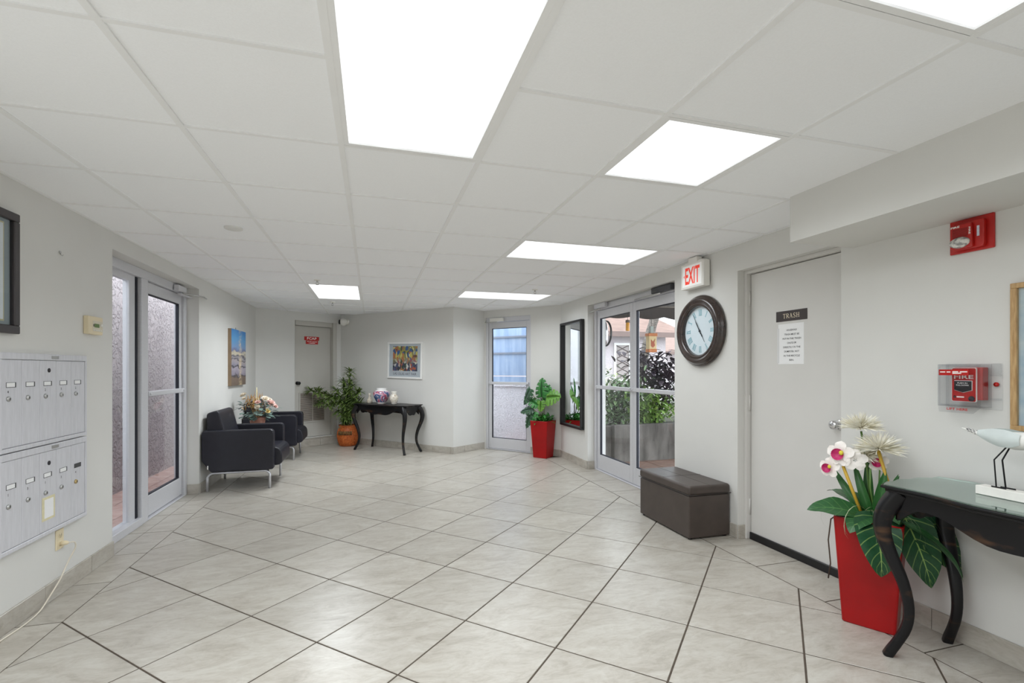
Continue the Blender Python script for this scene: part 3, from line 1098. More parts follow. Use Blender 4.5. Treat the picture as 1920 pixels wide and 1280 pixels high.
# ================================================================== ARMCHAIRS
def rounded(poly, r, seg=4):
    out = []
    n = len(poly)
    for i in range(n):
        p0, p1, p2 = Vector(poly[i - 1]), Vector(poly[i]), Vector(poly[(i + 1) % n])
        rr = r[i] if isinstance(r, (list, tuple)) else r
        a = (p0 - p1).normalized(); b = (p2 - p1).normalized()
        if rr <= 0:
            out.append(tuple(p1)); continue
        ang = a.angle(b)
        d = min(rr / math.tan(ang / 2), (p0 - p1).length * .48, (p2 - p1).length * .48)
        A, B = p1 + a * d, p1 + b * d
        for k in range(seg + 1):
            s = k / seg
            q = A * (1 - s) ** 2 + p1 * 2 * s * (1 - s) + B * s ** 2
            out.append(tuple(q))
    return out


def armchair(loc, label):
    t = thing('armchair', label, 'armchair', loc, 0, 'black leather armchairs')
    # x: 0 = back, .70 = front of arms;  y: across
    side = rounded([(.0, .335), (.0, .655), (.70, .655), (.70, .212), (.085, .212)], [.03, .03, .05, .03, .03])
    for s in (-1, 1):
        y0, y1 = s * .365, s * .275
        m = MB(); m.poly_prism(side, min(y0, y1), max(y0, y1), 'xz', .012); m.build('arm', LEATHER, t, smooth=False)
    # seat cushion with rounded nose
    seat = rounded([(.14, .25), (.14, .445), (.765, .445), (.775, .245), (.66, .235)], [.02, .02, .10, .09, .03], 6)
    m = MB(); m.poly_prism(seat, -.272, .272, 'xz', .012); c = m.build('seat', LEATHER, t)
    back = rounded([(.025, .42), (.020, .835), (.135, .875), (.245, .44)], [.02, .04, .05, .02], 6)
    m = MB(); m.poly_prism(back, -.275, .275, 'xz', .014); m.build('backrest', LEATHER, t)
    m = MB(); m.poly_prism(rounded([(.0, .40), (.0, .655), (.06, .655), (.06, .40)], .02), -.28, .28, 'xz', .005); m.build('back_panel', LEATHER, t)
    for s in (-1, 1):
        y = s * .325
        m = MB()
        path = [(.045, y, 0), (.045, y, .13)]
        for k in range(1, 7):
            a = k / 6 * PI / 2
            path.append((.045 + .065 * (1 - math.cos(a)), y, .13 + .065 * math.sin(a)))
        path.append((.60, y, .197))
        for k in range(1, 7):
            a = k / 6 * PI / 2
            path.append((.60 + .055 * math.sin(a), y, .142 + .055 * math.cos(a)))
        path.append((.655, y, 0))
        m.tube(path, .0135, 10)
        m.build('leg_frame', ALUL, t)
    for x in (.18, .55):
        m = MB(); m.tube([(x, -.325, .197), (x, .325, .197)], .010, 8); m.build('cross_bar', ALUL, t)
    m = MB(); m.box(.055, .066, -.368, -.3655, .245, .285, M=Matrix.Rotation(0, 4, 'Y')); m.build('care_tag', WHITE, t)
    return t


ALUL = mat('satin aluminium tube', (214, 215, 220), .28, metal=.75, noise=.02)
armchair((XL + .015, 6.225, 0), 'black leather armchair with metal frame beside the glass door, nearest of the two')
armchair((XL + .015, 7.93, 0), 'black leather armchair with metal frame in the far corner behind the flowers')

# side table with dried flower arrangement between the chairs
t = thing('side_table', 'low dark side table between the two black armchairs', 'table', (-1.47, 7.08, 0))
m = MB(); m.box(-.2, .2, -.2, .2, .47, .50, .006, 2); m.build('table_top', BLACK, t)
for sx in (-1, 1):
    for sy in (-1, 1):
        m = MB(); m.box(sx * .17 - .014, sx * .17 + .014, sy * .17 - .014, sy * .17 + .014, 0, .47, .003, 1); m.build('leg', BLACK, t)


def leaf(mb, base, d, up, L, Wd, droop=.2, n=7, fold=.25, shape='lance', uv=False, wav=0.0):
    """a leaf blade as a bent strip with a raised fold; d = direction, up = blade normal"""
    d = Vector(d).normalized()
    up = Vector(up)
    side = d.cross(up)
    if side.length < 1e-4:
        side = d.cross(Vector((1, 0, 0)))
    side.normalize()
    up = side.cross(d).normalized()
    rows, uvs = [], []
    p = Vector(base)
    step = L / n
    ang = 0.0
    for i in range(n + 1):
        s = i / n
        if shape == 'lance':
            w = math.sin(PI * min(1, s * .92 + .08)) ** .8 * (1 - .25 * s)
        elif shape == 'heart':
            w = (math.sin(PI * (s ** .62)) ** .75) if 0 < s < 1 else 0.0
        elif shape == 'round':
            w = math.sqrt(max(0, 1 - (2 * s - 1) ** 2))
        elif shape == 'strap':
            w = min(1, s * 6) * (1 - s ** 3)
        w = max(w, .02) * Wd / 2
        dd = (d * math.cos(ang) - up * math.sin(ang))
        uu = (up * math.cos(ang) + d * math.sin(ang))
        row, ur = [], []
        for k in (-1, -.5, 0, .5, 1):
            z = fold * abs(k) * w + wav * w * math.sin(s * 14 + k * 2) * abs(k)
            bk = -.22 * L * (1 - s) ** 4 * abs(k) if shape == 'heart' else 0
            row.append(p + side * (k * w) + uu * z + dd * bk)
            ur.append((k * .5 + .5, s))
        rows.append(row)
        uvs.append(ur)
        p = p + dd * step
        ang += droop / n * (1 + s)
    mb.strip(rows, True, uvs if uv else None)
    return p


def rnd_dir(zmin=-1.0, zmax=1.0):
    z = random.uniform(zmin, zmax)
    a = random.uniform(0, 2 * PI)
    r = math.sqrt(max(0, 1 - z * z))
    return Vector((r * math.cos(a), r * math.sin(a), z))


EUCA = mat('eucalyptus green', (92, 116, 108), .6, color2=(128, 148, 140), nscale=12)
DRIED = mat('dried tan grass', (176, 128, 70), .8, color2=(206, 160, 92), nscale=30)
CREAMF = mat('cream petals', (240, 230, 214), .7, noise=.04)
PINKF = mat('blush pink petals', (222, 176, 170), .7, color2=(240, 214, 204), nscale=20)
TERRA = mat('pinkish clay', (166, 108, 90), .6, color2=(192, 140, 122), nscale=18)
GREEN = mat('leaf green', (58, 104, 40), .5, color2=(96, 140, 58), nscale=14)
DGREEN = mat('deep leaf green', (26, 66, 36), .42, color2=(50, 98, 54), nscale=10)


def rose(mb, c, r, ax=(0, 0, 1)):
    """layered cupped petals"""
    ax = Vector(ax).normalized()
    q = ax.to_track_quat('Z', 'Y').to_matrix()
    for ring, (nn, rr, tilt, h) in enumerate(((3, .35, .15, .55), (5, .65, .55, .35), (7, .95, 1.0, .1))):
        for k in range(nn):
            a = 2 * PI * k / nn + ring * .5
            rad = Vector((math.cos(a), math.sin(a), 0))
            tan = Vector((-math.sin(a), math.cos(a), 0))
            d = rad * math.sin(tilt) + Vector((0, 0, 1)) * math.cos(tilt)
            rows = []
            for i in range(5):
                s = i / 4
                w = math.sin(PI * (.15 + .7 * s)) * r * .62
                cen = rad * (r * .10 * ring) + d * (s * r * 1.0) + rad * (.12 * r * s * s)
                rows.append([Vector(c) + q @ (cen + tan * (w * k2) - rad * (abs(k2) * -.0 * w) + Vector((0, 0, -.18 * w * k2 * k2))) for k2 in (-1, -.5, 0, .5, 1)])
            mb.strip(rows)


t = thing('flower_arrangement', 'dried flower arrangement with white and blush blooms in a clay pot between armchairs', 'flowers', (-1.45, 7.06, .50))
m = MB(); m.lathe([(.001, 0), (.075, 0), (.085, .02), (.088, .11), (.098, .165), (.100, .185), (.088, .185), (.08, .15), (.001, .15)], 20); m.build('pot', TERRA, t)
m = MB()
stems = [(-.17, .03, .45), (-.10, -.05, .43), (.02, .0, .50), (.10, -.06, .40), (.17, -.02, .34), (-.04, -.1, .38), (.13, .05, .28), (-.02, .06, .55)]
for x, y, z in stems:
    m.tube([(x * .1, y * .1, .14), (x * .5, y * .5, .14 + (z - .14) * .6), (x, y, z)], .003, 5)
m.build('stems', DRIED, t)
m = MB()
for k in range(110):
    a = random.uniform(0, 2 * PI)
    rr = random.uniform(.05, .20)
    z = random.uniform(.16, .37)
    b = Vector((rr * math.cos(a) * 1.1, rr * math.sin(a), z))
    leaf(m, b, Vector((math.cos(a), math.sin(a), random.uniform(-.5, .6))), (0, 0, 1), random.uniform(.06, .10), random.uniform(.045, .07), .3, 4, .1, 'round')
o = m.build('eucalyptus_leaves', EUCA, t); o['kind'] = 'stuff'
m = MB()
for k in range(70):
    b = Vector((random.gauss(-.03, .06), random.gauss(0, .05), random.uniform(.28, .42)))
    leaf(m, b, Vector((random.gauss(0, .35), random.gauss(0, .3), 1)), rnd_dir(-.2, .2), random.uniform(.05, .13), .010, .3, 3, .1, 'lance')
o = m.build('dried_grass', DRIED, t); o['kind'] = 'stuff'
for (x, y, z, r, mm) in ((-.17, .02, .47, .040, CREAMF), (-.15, -.03, .43, .03, CREAMF), (.10, -.05, .42, .042, CREAMF), (.16, -.04, .36, .05, PINKF), (.13, .0, .40, .04, CREAMF), (.02, -.08, .38, .032, PINKF), (.2, .02, .32, .035, PINKF), (.02, -.12, .32, .03, CREAMF), (.14, -.12, .27, .03, mat('pale yellow petals', (226, 204, 140), .7, noise=.05))):
    m = MB(); rose(m, (0, 0, 0), r, (x, y - .1, z * .6)); m.build('bloom', mm, t, (x, y, z))
for x in (0.0, .035):
    m = MB(); m.tube([(x - .005, -.07, .2), (x, -.075, .40), (x + .003 - .02 * (x > 0), -.07, .58 - .13 * (x > 0))], .0042, 6); m.build('dry_reed', mat('pale reed', (226, 216, 170), .7, noise=.04), t)

# sea canvas
t = on_wall('seascape_canvas', 'unframed canvas of a sunset over breaking waves above the armchairs', 'painting', (XL, 7.265), (1, 0), 1.47)


def sea_mat():
    m = bpy.data.materials.new('painted sunset sea')
    m.use_nodes = True
    nt = m.node_tree
    L = nt.links.new
    p = nt.nodes['Principled BSDF']
    p.inputs['Roughness'].default_value = .55
    tc = nt.nodes.new('ShaderNodeTexCoord')
    sep = nt.nodes.new('ShaderNodeSeparateXYZ')
    nz = nt.nodes.new('ShaderNodeTexNoise'); nz.inputs['Scale'].default_value = 5; nz.inputs['Detail'].default_value = 6
    mp = nt.nodes.new('ShaderNodeMapping'); mp.inputs['Scale'].default_value = (1, 2.6, 1)
    L(tc.outputs['Object'], mp.inputs[0]); L(mp.outputs[0], nz.inputs['Vector'])
    L(tc.outputs['Object'], sep.inputs[0])
    ma = nt.nodes.new('ShaderNodeMath'); ma.operation = 'MULTIPLY_ADD'; ma.inputs[1].default_value = .16; L(nz.outputs['Fac'], ma.inputs[0]); L(sep.outputs['Y'], ma.inputs[2])
    mr = nt.nodes.new('ShaderNodeMapRange'); mr.inputs[1].default_value = -.365 + .08; mr.inputs[2].default_value = .365 + .08
    L(ma.outputs[0], mr.inputs[0])
    r = nt.nodes.new('ShaderNodeValToRGB')
    cols = [(0, (112, 96, 84)), (.13, (126, 108, 96)), (.17, (60, 58, 66)), (.20, (146, 138, 152)), (.30, (168, 160, 172)), (.33, (58, 56, 66)), (.36, (150, 146, 160)), (.44, (170, 160, 162)), (.46, (70, 70, 84)), (.49, (168, 162, 164)), (.53, (84, 84, 100)), (.57, (196, 188, 170)), (.60, (206, 196, 170)), (.62, (112, 116, 150)), (.68, (120, 150, 190)), (.85, (92, 156, 206)), (1, (58, 128, 196))]
    e = r.color_ramp.elements
    e[0].position = 0; e[0].color = (*lin(cols[0][1]), 1)
    e[1].position = 1; e[1].color = (*lin(cols[-1][1]), 1)
    for ps, c in cols[1:-1]:
        k = e.new(ps); k.color = (*lin(c), 1)
    L(mr.outputs[0], r.inputs[0])
    # pale cloud and sun glade running down the middle
    gx = nt.nodes.new('ShaderNodeMath'); gx.operation = 'MULTIPLY_ADD'; gx.inputs[1].default_value = 1.0; gx.inputs[2].default_value = -.06; L(sep.outputs['X'], gx.inputs[0])
    n2 = nt.nodes.new('ShaderNodeTexNoise'); n2.inputs['Scale'].default_value = 7; n2.inputs['Detail'].default_value = 8; L(tc.outputs['Object'], n2.inputs['Vector'])
    ab = nt.nodes.new('ShaderNodeMath'); ab.operation = 'ABSOLUTE'; L(gx.outputs[0], ab.inputs[0])
    sb = nt.nodes.new('ShaderNodeMath'); sb.operation = 'MULTIPLY_ADD'; sb.inputs[1].default_value = -.20; L(n2.outputs['Fac'], sb.inputs[0]); L(ab.outputs[0], sb.inputs[2])
    m2 = nt.nodes.new('ShaderNodeMapRange'); m2.inputs[1].default_value = -.14; m2.inputs[2].default_value = .0; m2.inputs[3].default_value = .85; m2.inputs[4].default_value = 0
    L(sb.outputs[0], m2.inputs[0])
    mx = nt.nodes.new('ShaderNodeMix'); mx.data_type = 'RGBA'
    n3 = nt.nodes.new('ShaderNodeTexNoise'); n3.inputs['Scale'].default_value = 11; n3.inputs['Detail'].default_value = 5; L(mp.outputs[0], n3.inputs['Vector'])
    m3 = nt.nodes.new('ShaderNodeMapRange'); m3.inputs[1].default_value = .38; m3.inputs[2].default_value = .62; L(n3.outputs['Fac'], m3.inputs[0])
    m4 = nt.nodes.new('ShaderNodeMath'); m4.operation = 'MULTIPLY'; L(m2.outputs[0], m4.inputs[0]); L(m3.outputs[0], m4.inputs[1])
    L(m4.outputs[0], mx.inputs[0]); L(r.outputs['Color'], mx.inputs[6]); mx.inputs[7].default_value = (*lin((238, 214, 170)), 1)
    L(mx.outputs[2], p.inputs['Base Color'])
    return m


m = MB(); m.box(-.36, .36, -.367, .367, 0, .040); m.build('stretcher', mat('raw canvas edge', (150, 128, 104), .8, noise=.08), t)
m = MB(); m.box(-.36, .36, -.367, .367, .0405, .0415); m.build('painted_face', sea_mat(), t)
m = MB(); m.tube([(-.02, .36, .01), (-.02, .40, .006)], .005, 6); m.build('hanger', STEEL, t)
# ================================================================== FAR WALL
nB = inward(P2, P3)
bx = Vector((P3[0] - P2[0], P3[1] - P2[1], 0)).normalized()


def bc(s, d=0.0):
    return (P2[0] + bx.x * s + nB[0] * d, P2[1] + bx.y * s + nB[1] * d)


# security camera
t = on_wall('security_camera', 'white dome security camera in the corner under the ceiling', 'camera', bc(.17), nB, 2.165)
m = MB(); m.lathe([(.001, 0), (.055, 0), (.055, .02), (.045, .035), (.001, .035)], 20); m.build('mount', WHITEP, t)
m = MB(); m.ball((0, -.01, .085), .066, 18, 12); m.build('dome', WHITEP, t)
m = MB(); m.lathe([(.038, 0), (.042, .03), (.036, .036), (.001, .034)], 18); 
m.build('lens', BLACK, t, (-.034, -.012, .115), (R(-5), R(-50), 0))

# poster
t = on_wall('framed_poster', 'white framed colourful street scene poster above the far console table', 'poster', bc(1.53), nB, 1.462, tilt=R(-1.3))
hw, hh, b = .372, .302, .03
WF = mat('white frame', (234, 233, 230), .4, noise=.02)
m = MB()
for a in ((-hw, hw, -hh, -hh + b), (-hw, hw, hh - b, hh), (-hw, -hw + b, -hh + b, hh - b), (hw - b, hw, -hh + b, hh - b)):
    m.box(*a, 0, .028, .005, 2)
m.build('frame', WF, t)
m = MB(); m.box(-hw + b, hw - b, -hh + b, hh - b, 0, .008); m.build('sheet', mat('poster paper', (206, 207, 210), .6, noise=.015), t)


def art_mat():
    m = bpy.data.materials.new('painterly patches')
    m.use_nodes = True
    nt = m.node_tree
    L = nt.links.new
    p = nt.nodes['Principled BSDF']
    p.inputs['Roughness'].default_value = .5
    tc = nt.nodes.new('ShaderNodeTexCoord')
    n0 = nt.nodes.new('ShaderNodeTexNoise'); n0.inputs['Scale'].default_value = 9; n0.inputs['Detail'].default_value = 4
    L(tc.outputs['Object'], n0.inputs['Vector'])
    mxv = nt.nodes.new('ShaderNodeVectorMath'); mxv.operation = 'MULTIPLY_ADD'
    mxv.inputs[1].default_value = (.12, .12, 0)
    L(n0.outputs['Color'], mxv.inputs[0]); L(tc.outputs['Object'], mxv.inputs[2])
    mp = nt.nodes.new('ShaderNodeMapping'); mp.inputs['Scale'].default_value = (1.6, 1, 1)
    L(mxv.outputs[0], mp.inputs[0])
    v = nt.nodes.new('ShaderNodeTexVoronoi'); v.inputs['Scale'].default_value = 17; v.inputs['Randomness'].default_value = 1
    L(mp.outputs[0], v.inputs['Vector'])
    sx = nt.nodes.new('ShaderNodeSeparateColor'); L(v.outputs['Color'], sx.inputs[0])
    def ramp(cols):
        r = nt.nodes.new('ShaderNodeValToRGB'); r.color_ramp.interpolation = 'CONSTANT'
        e = r.color_ramp.elements
        e[0].color = (*lin(cols[0]), 1); e[0].position = 0
        e[1].color = (*lin(cols[1]), 1); e[1].position = 1 / len(cols)
        for i, c in enumerate(cols[2:]):
            k = e.new((i + 2) / len(cols)); k.color = (*lin(c), 1)
        L(sx.outputs[0], r.inputs[0])
        return r
    top = ramp([(214, 196, 96), (170, 160, 70), (74, 84, 60), (196, 120, 70), (228, 216, 160), (120, 76, 60), (62, 96, 150), (222, 204, 110), (150, 140, 92)])
    bot = ramp([(66, 62, 84), (226, 218, 206), (52, 76, 56), (186, 120, 70), (84, 84, 120), (236, 226, 200), (196, 90, 50), (40, 50, 60), (150, 140, 150)])
    sp = nt.nodes.new('ShaderNodeSeparateXYZ'); L(mxv.outputs[0], sp.inputs[0])
    mr = nt.nodes.new('ShaderNodeMapRange'); mr.inputs[1].default_value = .0; mr.inputs[2].default_value = .12
    L(sp.outputs['Y'], mr.inputs[0])
    mx = nt.nodes.new('ShaderNodeMix'); mx.data_type = 'RGBA'
    L(mr.outputs[0], mx.inputs[0]); L(bot.outputs[0], mx.inputs[6]); L(top.outputs[0], mx.inputs[7])
    L(mx.outputs[2], p.inputs['Base Color'])
    return m


m = MB(); m.box(-.262, .268, -.175, .235, .008, .0095); m.build('picture', art_mat(), t)
text('lettering', 'LAS OLAS ART FAIR', mat('poster ink', (84, 74, 92), .7, noise=.1), t, (.002, -.222, .009), height=.042, width=.50, bold=.0)
m = MB(); m.box(-hw + b, hw - b, -hh + b, hh - b, .014, .0155); m.build('glazing', GLASS, t)


# ------------------------------------------------------------------ console tables
def wavy_top(hx, hy, k):
    """outline with serpentine sides and clipped corners"""
    pts = []
    n = 12
    def edge(x0, y0, x1, y1, nx, ny, amp):
        for i in range(n):
            s = i / n
            o = amp * (math.cos(2 * PI * (s - .5)) * .5 - .5) + (.008 * math.cos(6 * PI * s))
            pts.append((x0 + (x1 - x0) * s + nx * o, y0 + (y1 - y0) * s + ny * o))
    c = .045
    edge(-hx + c, -hy, hx - c, -hy, 0, -1, .018)
    edge(hx, -hy + c, hx, hy - c, 1, 0, .012)
    edge(hx - c, hy, -hx + c, hy, 0, 1, .018)
    edge(-hx, hy - c, -hx, -hy + c, -1, 0, .012)
    return pts


def console(label, loc, rotz, h, glass=False, length=1.13, depth=.46):
    t = thing('console_table', label, 'console table', loc, rotz, 'black console tables with curved legs')
    hx, hy = length / 2, depth / 2
    m = MB()
    for z0, z1, k in ((h - .012, h, 0.0), (h - .026, h - .012, -.012)):
        m.poly_prism(wavy_top(hx + .02 + k, hy + .012 + k, 0), z0, z1, 'xy', .004)
    m.build('table_top', LACQ, t)
    # aprons with scalloped lower edge
    za = h - .026
    def apron(L, thick, at, plane):
        n = 24
        low = []
        for i in range(n + 1):
            s = i / n
            x = -L / 2 + L * s
            q = abs(2 * s - 1)
            z = za - .105 - .035 * math.cos(PI * min(1, q * 1.15)) + .012 * math.cos(q * 9)
            if q > .86:
                z -= (q - .86) / .14 * .05
            low.append((x, z))
        poly = low + [(L / 2, za), (-L / 2, za)]
        m = MB(); m.poly_prism(poly, at - thick / 2, at + thick / 2, plane)
        m.build('apron', LACQ, t)
    apron(length - .13, .02, -hy + .055, 'xz')
    apron(length - .13, .02, hy - .055, 'xz')
    apron(depth - .13, .02, -hx + .055, 'yz')
    apron(depth - .13, .02, hx - .055, 'yz')
    prof = [(0.0, .018, .019), (.03, .010, .019), (.08, -.004, .018), (.16, -.022, .0185), (.25, -.026, .020), (.36, -.014, .023), (.47, .010, .027), (.56, .026, .031), (.63, .028, .034), (.69, .018, .036), (.74, .002, .037), (1.0, -.010, .037)]
    for sx in (-1, 1):
        for sy in (-1, 1):
            m = MB()
            path, rad = [], []
            hh = h - .027
            for z, o, r in prof:
                zz = z / .74 * (hh - .03) if z <= .74 else hh
                path.append((sx * (hx - .055 + o * 1.5), sy * (hy - .052 + o * .9), zz))
                rad.append(r * 1.0)
            sub, sr = [], []
            for i in range(len(path) - 1):
                a = path[max(i - 1, 0)]; b_ = path[i]; c = path[i + 1]; d = path[min(i + 2, len(path) - 1)]
                for k in range(3):
                    s = k / 3
                    sub.append(tuple(.5 * ((2 * b_[j]) + (-a[j] + c[j]) * s + (2 * a[j] - 5 * b_[j] + 4 * c[j] - d[j]) * s * s + (-a[j] + 3 * b_[j] - 3 * c[j] + d[j]) * s ** 3) for j in range(3)))
                    sr.append(rad[i] * (1 - s) + rad[i + 1] * s)
            sub.append(path[-1]); sr.append(rad[-1])
            m.tube(sub, sr, 16, True, (1, 1, 0))
            m.build('leg', LACQ, t)
    if glass:
        m = MB(); m.poly_prism(wavy_top(hx + .012, hy + .004, 0), h + .0006, h + .0066, 'xy', .001)
        m.build('glass_top', TABLEGLASS, t)
    return t


TABLEGLASS = mat('green edged glass', (30, 84, 72), .03, noise=.02)
_p = TABLEGLASS.node_tree.nodes['Principled BSDF']
_nt = TABLEGLASS.node_tree
for n in list(_nt.nodes):
    _nt.nodes.remove(n)
_out = _nt.nodes.new('ShaderNodeOutputMaterial')
_tr = _nt.nodes.new('ShaderNodeBsdfTransparent'); _tr.inputs[0].default_value = (.70, .82, .78, 1)
_gl = _nt.nodes.new('ShaderNodeBsdfGlossy'); _gl.inputs['Roughness'].default_value = .02; _gl.inputs['Color'].default_value = (.95, 1, .98, 1)
_fac = schlick(_nt, .22, 1.0)
_mx = _nt.nodes.new('ShaderNodeMixShader')
_nt.links.new(_fac, _mx.inputs[0]); _nt.links.new(_tr.outputs[0], _mx.inputs[1]); _nt.links.new(_gl.outputs[0], _mx.inputs[2])
_nt.links.new(_mx.outputs[0], _out.inputs[0])

rb = math.atan2(bx.y, bx.x)
cb = bc(1.40, .275)
console('black console table with curved legs holding three vases at the far wall', (cb[0], cb[1], 0), rb, .755)
console('black worn console table with glass top under the fire alarm pull station', (2.475, 1.125, 0), R(-90), .785, True)


# vases (on the far console)
def floral_mat(name, base, cols, scale, lo, hi):
    m = bpy.data.materials.new(name)
    m.use_nodes = True
    nt = m.node_tree
    L = nt.links.new
    p = nt.nodes['Principled BSDF']
    p.inputs['Roughness'].default_value = .18
    p.inputs['Coat Weight'].default_value = .4
    tc = nt.nodes.new('ShaderNodeTexCoord')
    n = nt.nodes.new('ShaderNodeTexNoise'); n.inputs['Scale'].default_value = scale; n.inputs['Detail'].default_value = 2; n.inputs['Distortion'].default_value = .8
    L(tc.outputs['Object'], n.inputs['Vector'])
    r = nt.nodes.new('ShaderNodeValToRGB')
    r.color_ramp.interpolation = 'LINEAR'
    e = r.color_ramp.elements
    allc = cols
    e[0].position = lo; e[0].color = (*lin(allc[0]), 1)
    e[1].position = hi; e[1].color = (*lin(allc[-1]), 1)
    for i, c in enumerate(allc[1:-1]):
        k = e.new(lo + (hi - lo) * (i + 1) / (len(allc) - 1)); k.color = (*lin(c), 1)
    L(n.outputs['Fac'], r.inputs[0])
    # plain band at neck and foot
    sp = nt.nodes.new('ShaderNodeSeparateXYZ'); L(tc.outputs['Generated'], sp.inputs[0])
    rr = nt.nodes.new('ShaderNodeValToRGB')
    rr.color_ramp.interpolation = 'CONSTANT'
    ee = rr.color_ramp.elements
    ee[0].color = (0, 0, 0, 1); ee[1].position = .10; ee[1].color = (1, 1, 1, 1)
    k = ee.new(.82); k.color = (0, 0, 0, 1)
    L(sp.outputs['Z'], rr.inputs[0])
    mx = nt.nodes.new('ShaderNodeMix'); mx.data_type = 'RGBA'
    L(rr.outputs[0], mx.inputs[0]); mx.inputs[6].default_value = (*lin(base), 1); L(r.outputs[0], mx.inputs[7])
    L(mx.outputs[2], p.inputs['Base Color'])
    return m


VZ = .7555
v1 = bc(1.02, .29); v2 = bc(1.275, .28); v3 = bc(1.555, .29)
m = MB(); m.lathe([(.001, 0), (.066, 0), (.068, .012), (.085, .04), (.118, .10), (.134, .145), (.132, .18), (.112, .205), (.078, .222), (.076, .235), (.084, .252), (.078, .252), (.07, .235), (.06, .225), (.001, .18)], 32)
tag(m.build('vase', floral_mat('painted floral glaze', (236, 234, 232), [(232, 230, 230), (52, 84, 130), (70, 96, 140), (214, 186, 200), (196, 92, 110), (96, 70, 130), (226, 220, 224)], 9, .3, .7), None, (v2[0], v2[1], VZ)),
    'round white vase painted blue and pink, tallest-bodied of the three on the far console', 'vase', 'vases on the far console')
SHELLM = floral_mat('speckled shell glaze', (214, 206, 190), [(196, 184, 160), (232, 226, 214), (170, 150, 122), (236, 232, 222)], 40, .35, .65)
m = MB(); m.lathe([(.001, 0), (.040, 0), (.043, .02), (.046, .045), (.038, .07), (.020, .09), (.016, .11), (.020, .135), (.024, .165), (.019, .165), (.012, .12), (.001, .11)], 24)
tag(m.build('vase', SHELLM, None, (v1[0], v1[1], VZ)), 'smallest narrow-necked speckled vase on the far console', 'vase', 'vases on the far console')
m = MB(); m.lathe([(.001, 0), (.038, 0), (.044, .015), (.060, .05), (.070, .09), (.066, .125), (.046, .150), (.036, .165), (.038, .185), (.046, .205), (.040, .205), (.03, .17), (.001, .16)], 24)
tag(m.build('vase', floral_mat('speckled cream glaze', (226, 222, 212), [(206, 196, 176), (238, 234, 226), (178, 160, 134), (240, 236, 228)], 34, .35, .65), None, (v3[0], v3[1], VZ)), 'cream speckled vase with flared lip on the far console', 'vase', 'vases on the far console')

# ------------------------------------------------------------------ bamboo in wicker pot
WICK = mat('orange wicker', (178, 84, 34), .5, color2=(214, 122, 58), nscale=30, stretch=(1, 1, 2))
WICKD = mat('dark woven motif', (72, 52, 34), .6, color2=(150, 120, 70), nscale=40)
px_, py_ = bc(.42, .215)
t = thing('potted_bamboo', 'artificial bamboo plant in an orange woven pot in the far corner', 'potted plant', (px_, py_, 0), R(-16))
prof = [(.001, 0), (.115, 0), (.135, .02), (.160, .09), (.172, .17), (.165, .25), (.145, .30), (.135, .32), (.145, .345), (.152, .36), (.135, .36), (.125, .33), (.001, .31)]
m = MB(); m.lathe(prof, 32); pot = m.build('pot', WICK, t)
m = MB()
for k in range(36):
    a = 2 * PI * k / 36
    m.tube([((r + .003) * math.cos(a), (r + .003) * math.sin(a), z) for r, z in prof[1:8]], .0045, 5)
o = m.build('wicker_ribs', WICK, pot); o['kind'] = 'stuff'
m = MB()
for k in range(9):
    a = -PI / 2 + (k - 4) * .16
    for z0, z1 in ((.20, .27), (.25, .21)):
        m.tube([(.176 * math.cos(a - .05), .176 * math.sin(a - .05), z0), (.180 * math.cos(a), .180 * math.sin(a), (z0 + z1) / 2), (.176 * math.cos(a + .06), .176 * math.sin(a + .06), z1)], .008, 5)
m.build('woven_motif', WICKD, pot)
branches = [[(0, 0, .3), (.01, -.02, .55), (.0, -.03, .80), (.05, -.05, 1.05), (.06, -.05, 1.28)], [(0, 0, .5), (-.06, -.04, .72), (-.22, -.07, .85), (-.45, -.09, .93), (-.60, -.08, .95)],
            [(0, 0, .55), (.10, -.07, .75), (.18, -.13, .88), (.26, -.19, .94)], [(0, 0, .4), (.07, -.06, .55), (.14, -.11, .65)], [(-.02, 0, .35), (-.07, -.06, .5), (-.13, -.08, .60)], [(0, 0, .6), (-.10, -.07, .78), (-.16, -.09, .96)],
            [(0, 0, .7), (.08, -.08, .92), (.13, -.11, 1.04)], [(-.2, -.07, .84), (-.34, -.09, .80), (-.44, -.10, .74)], [(-.1, -.05, .76), (-.22, -.08, .74), (-.3, -.09, .70)], [(0, -.02, .8), (-.06, -.06, 1.0), (-.04, -.08, 1.12)], [(.1, -.07, .75), (.2, -.15, .78), (.27, -.2, .74)], [(0, -.02, .45), (.0, -.1, .52), (.03, -.15, .5)]]
m = MB()
for b in branches:
    m.tube(b, [.008] * (len(b) - 1) + [.003], 6)
m.build('stems', mat('bamboo stem', (120, 110, 66), .6, noise=.1), t)
m = MB()
BAM = mat('bamboo leaf green', (58, 90, 38), .5, color2=(150, 172, 96), nscale=22, lo=.3, hi=.7)
for bi, b in enumerate(branches):
    for i in range(len(b) - 1):
        p, q = Vector(b[i]), Vector(b[i + 1])
        nn = max(2, int((q - p).length / .045))
        for k in range(nn + 1):
            if i == 0 and k < nn * .5 and bi in (0,):
                continue
            c = p.lerp(q, k / nn)
            for _ in range(10 if not (i == len(b) - 2 and k == nn) else 24):
                d = rnd_dir(-.55, .75)
                if d.y > .35:
                    d.y = -d.y
                leaf(m, c, d, (0, 0, 1), random.uniform(.11, .19), random.uniform(.024, .036), .4, 3, .2, 'lance')
o = m.build('foliage', BAM, t); o['kind'] = 'stuff'
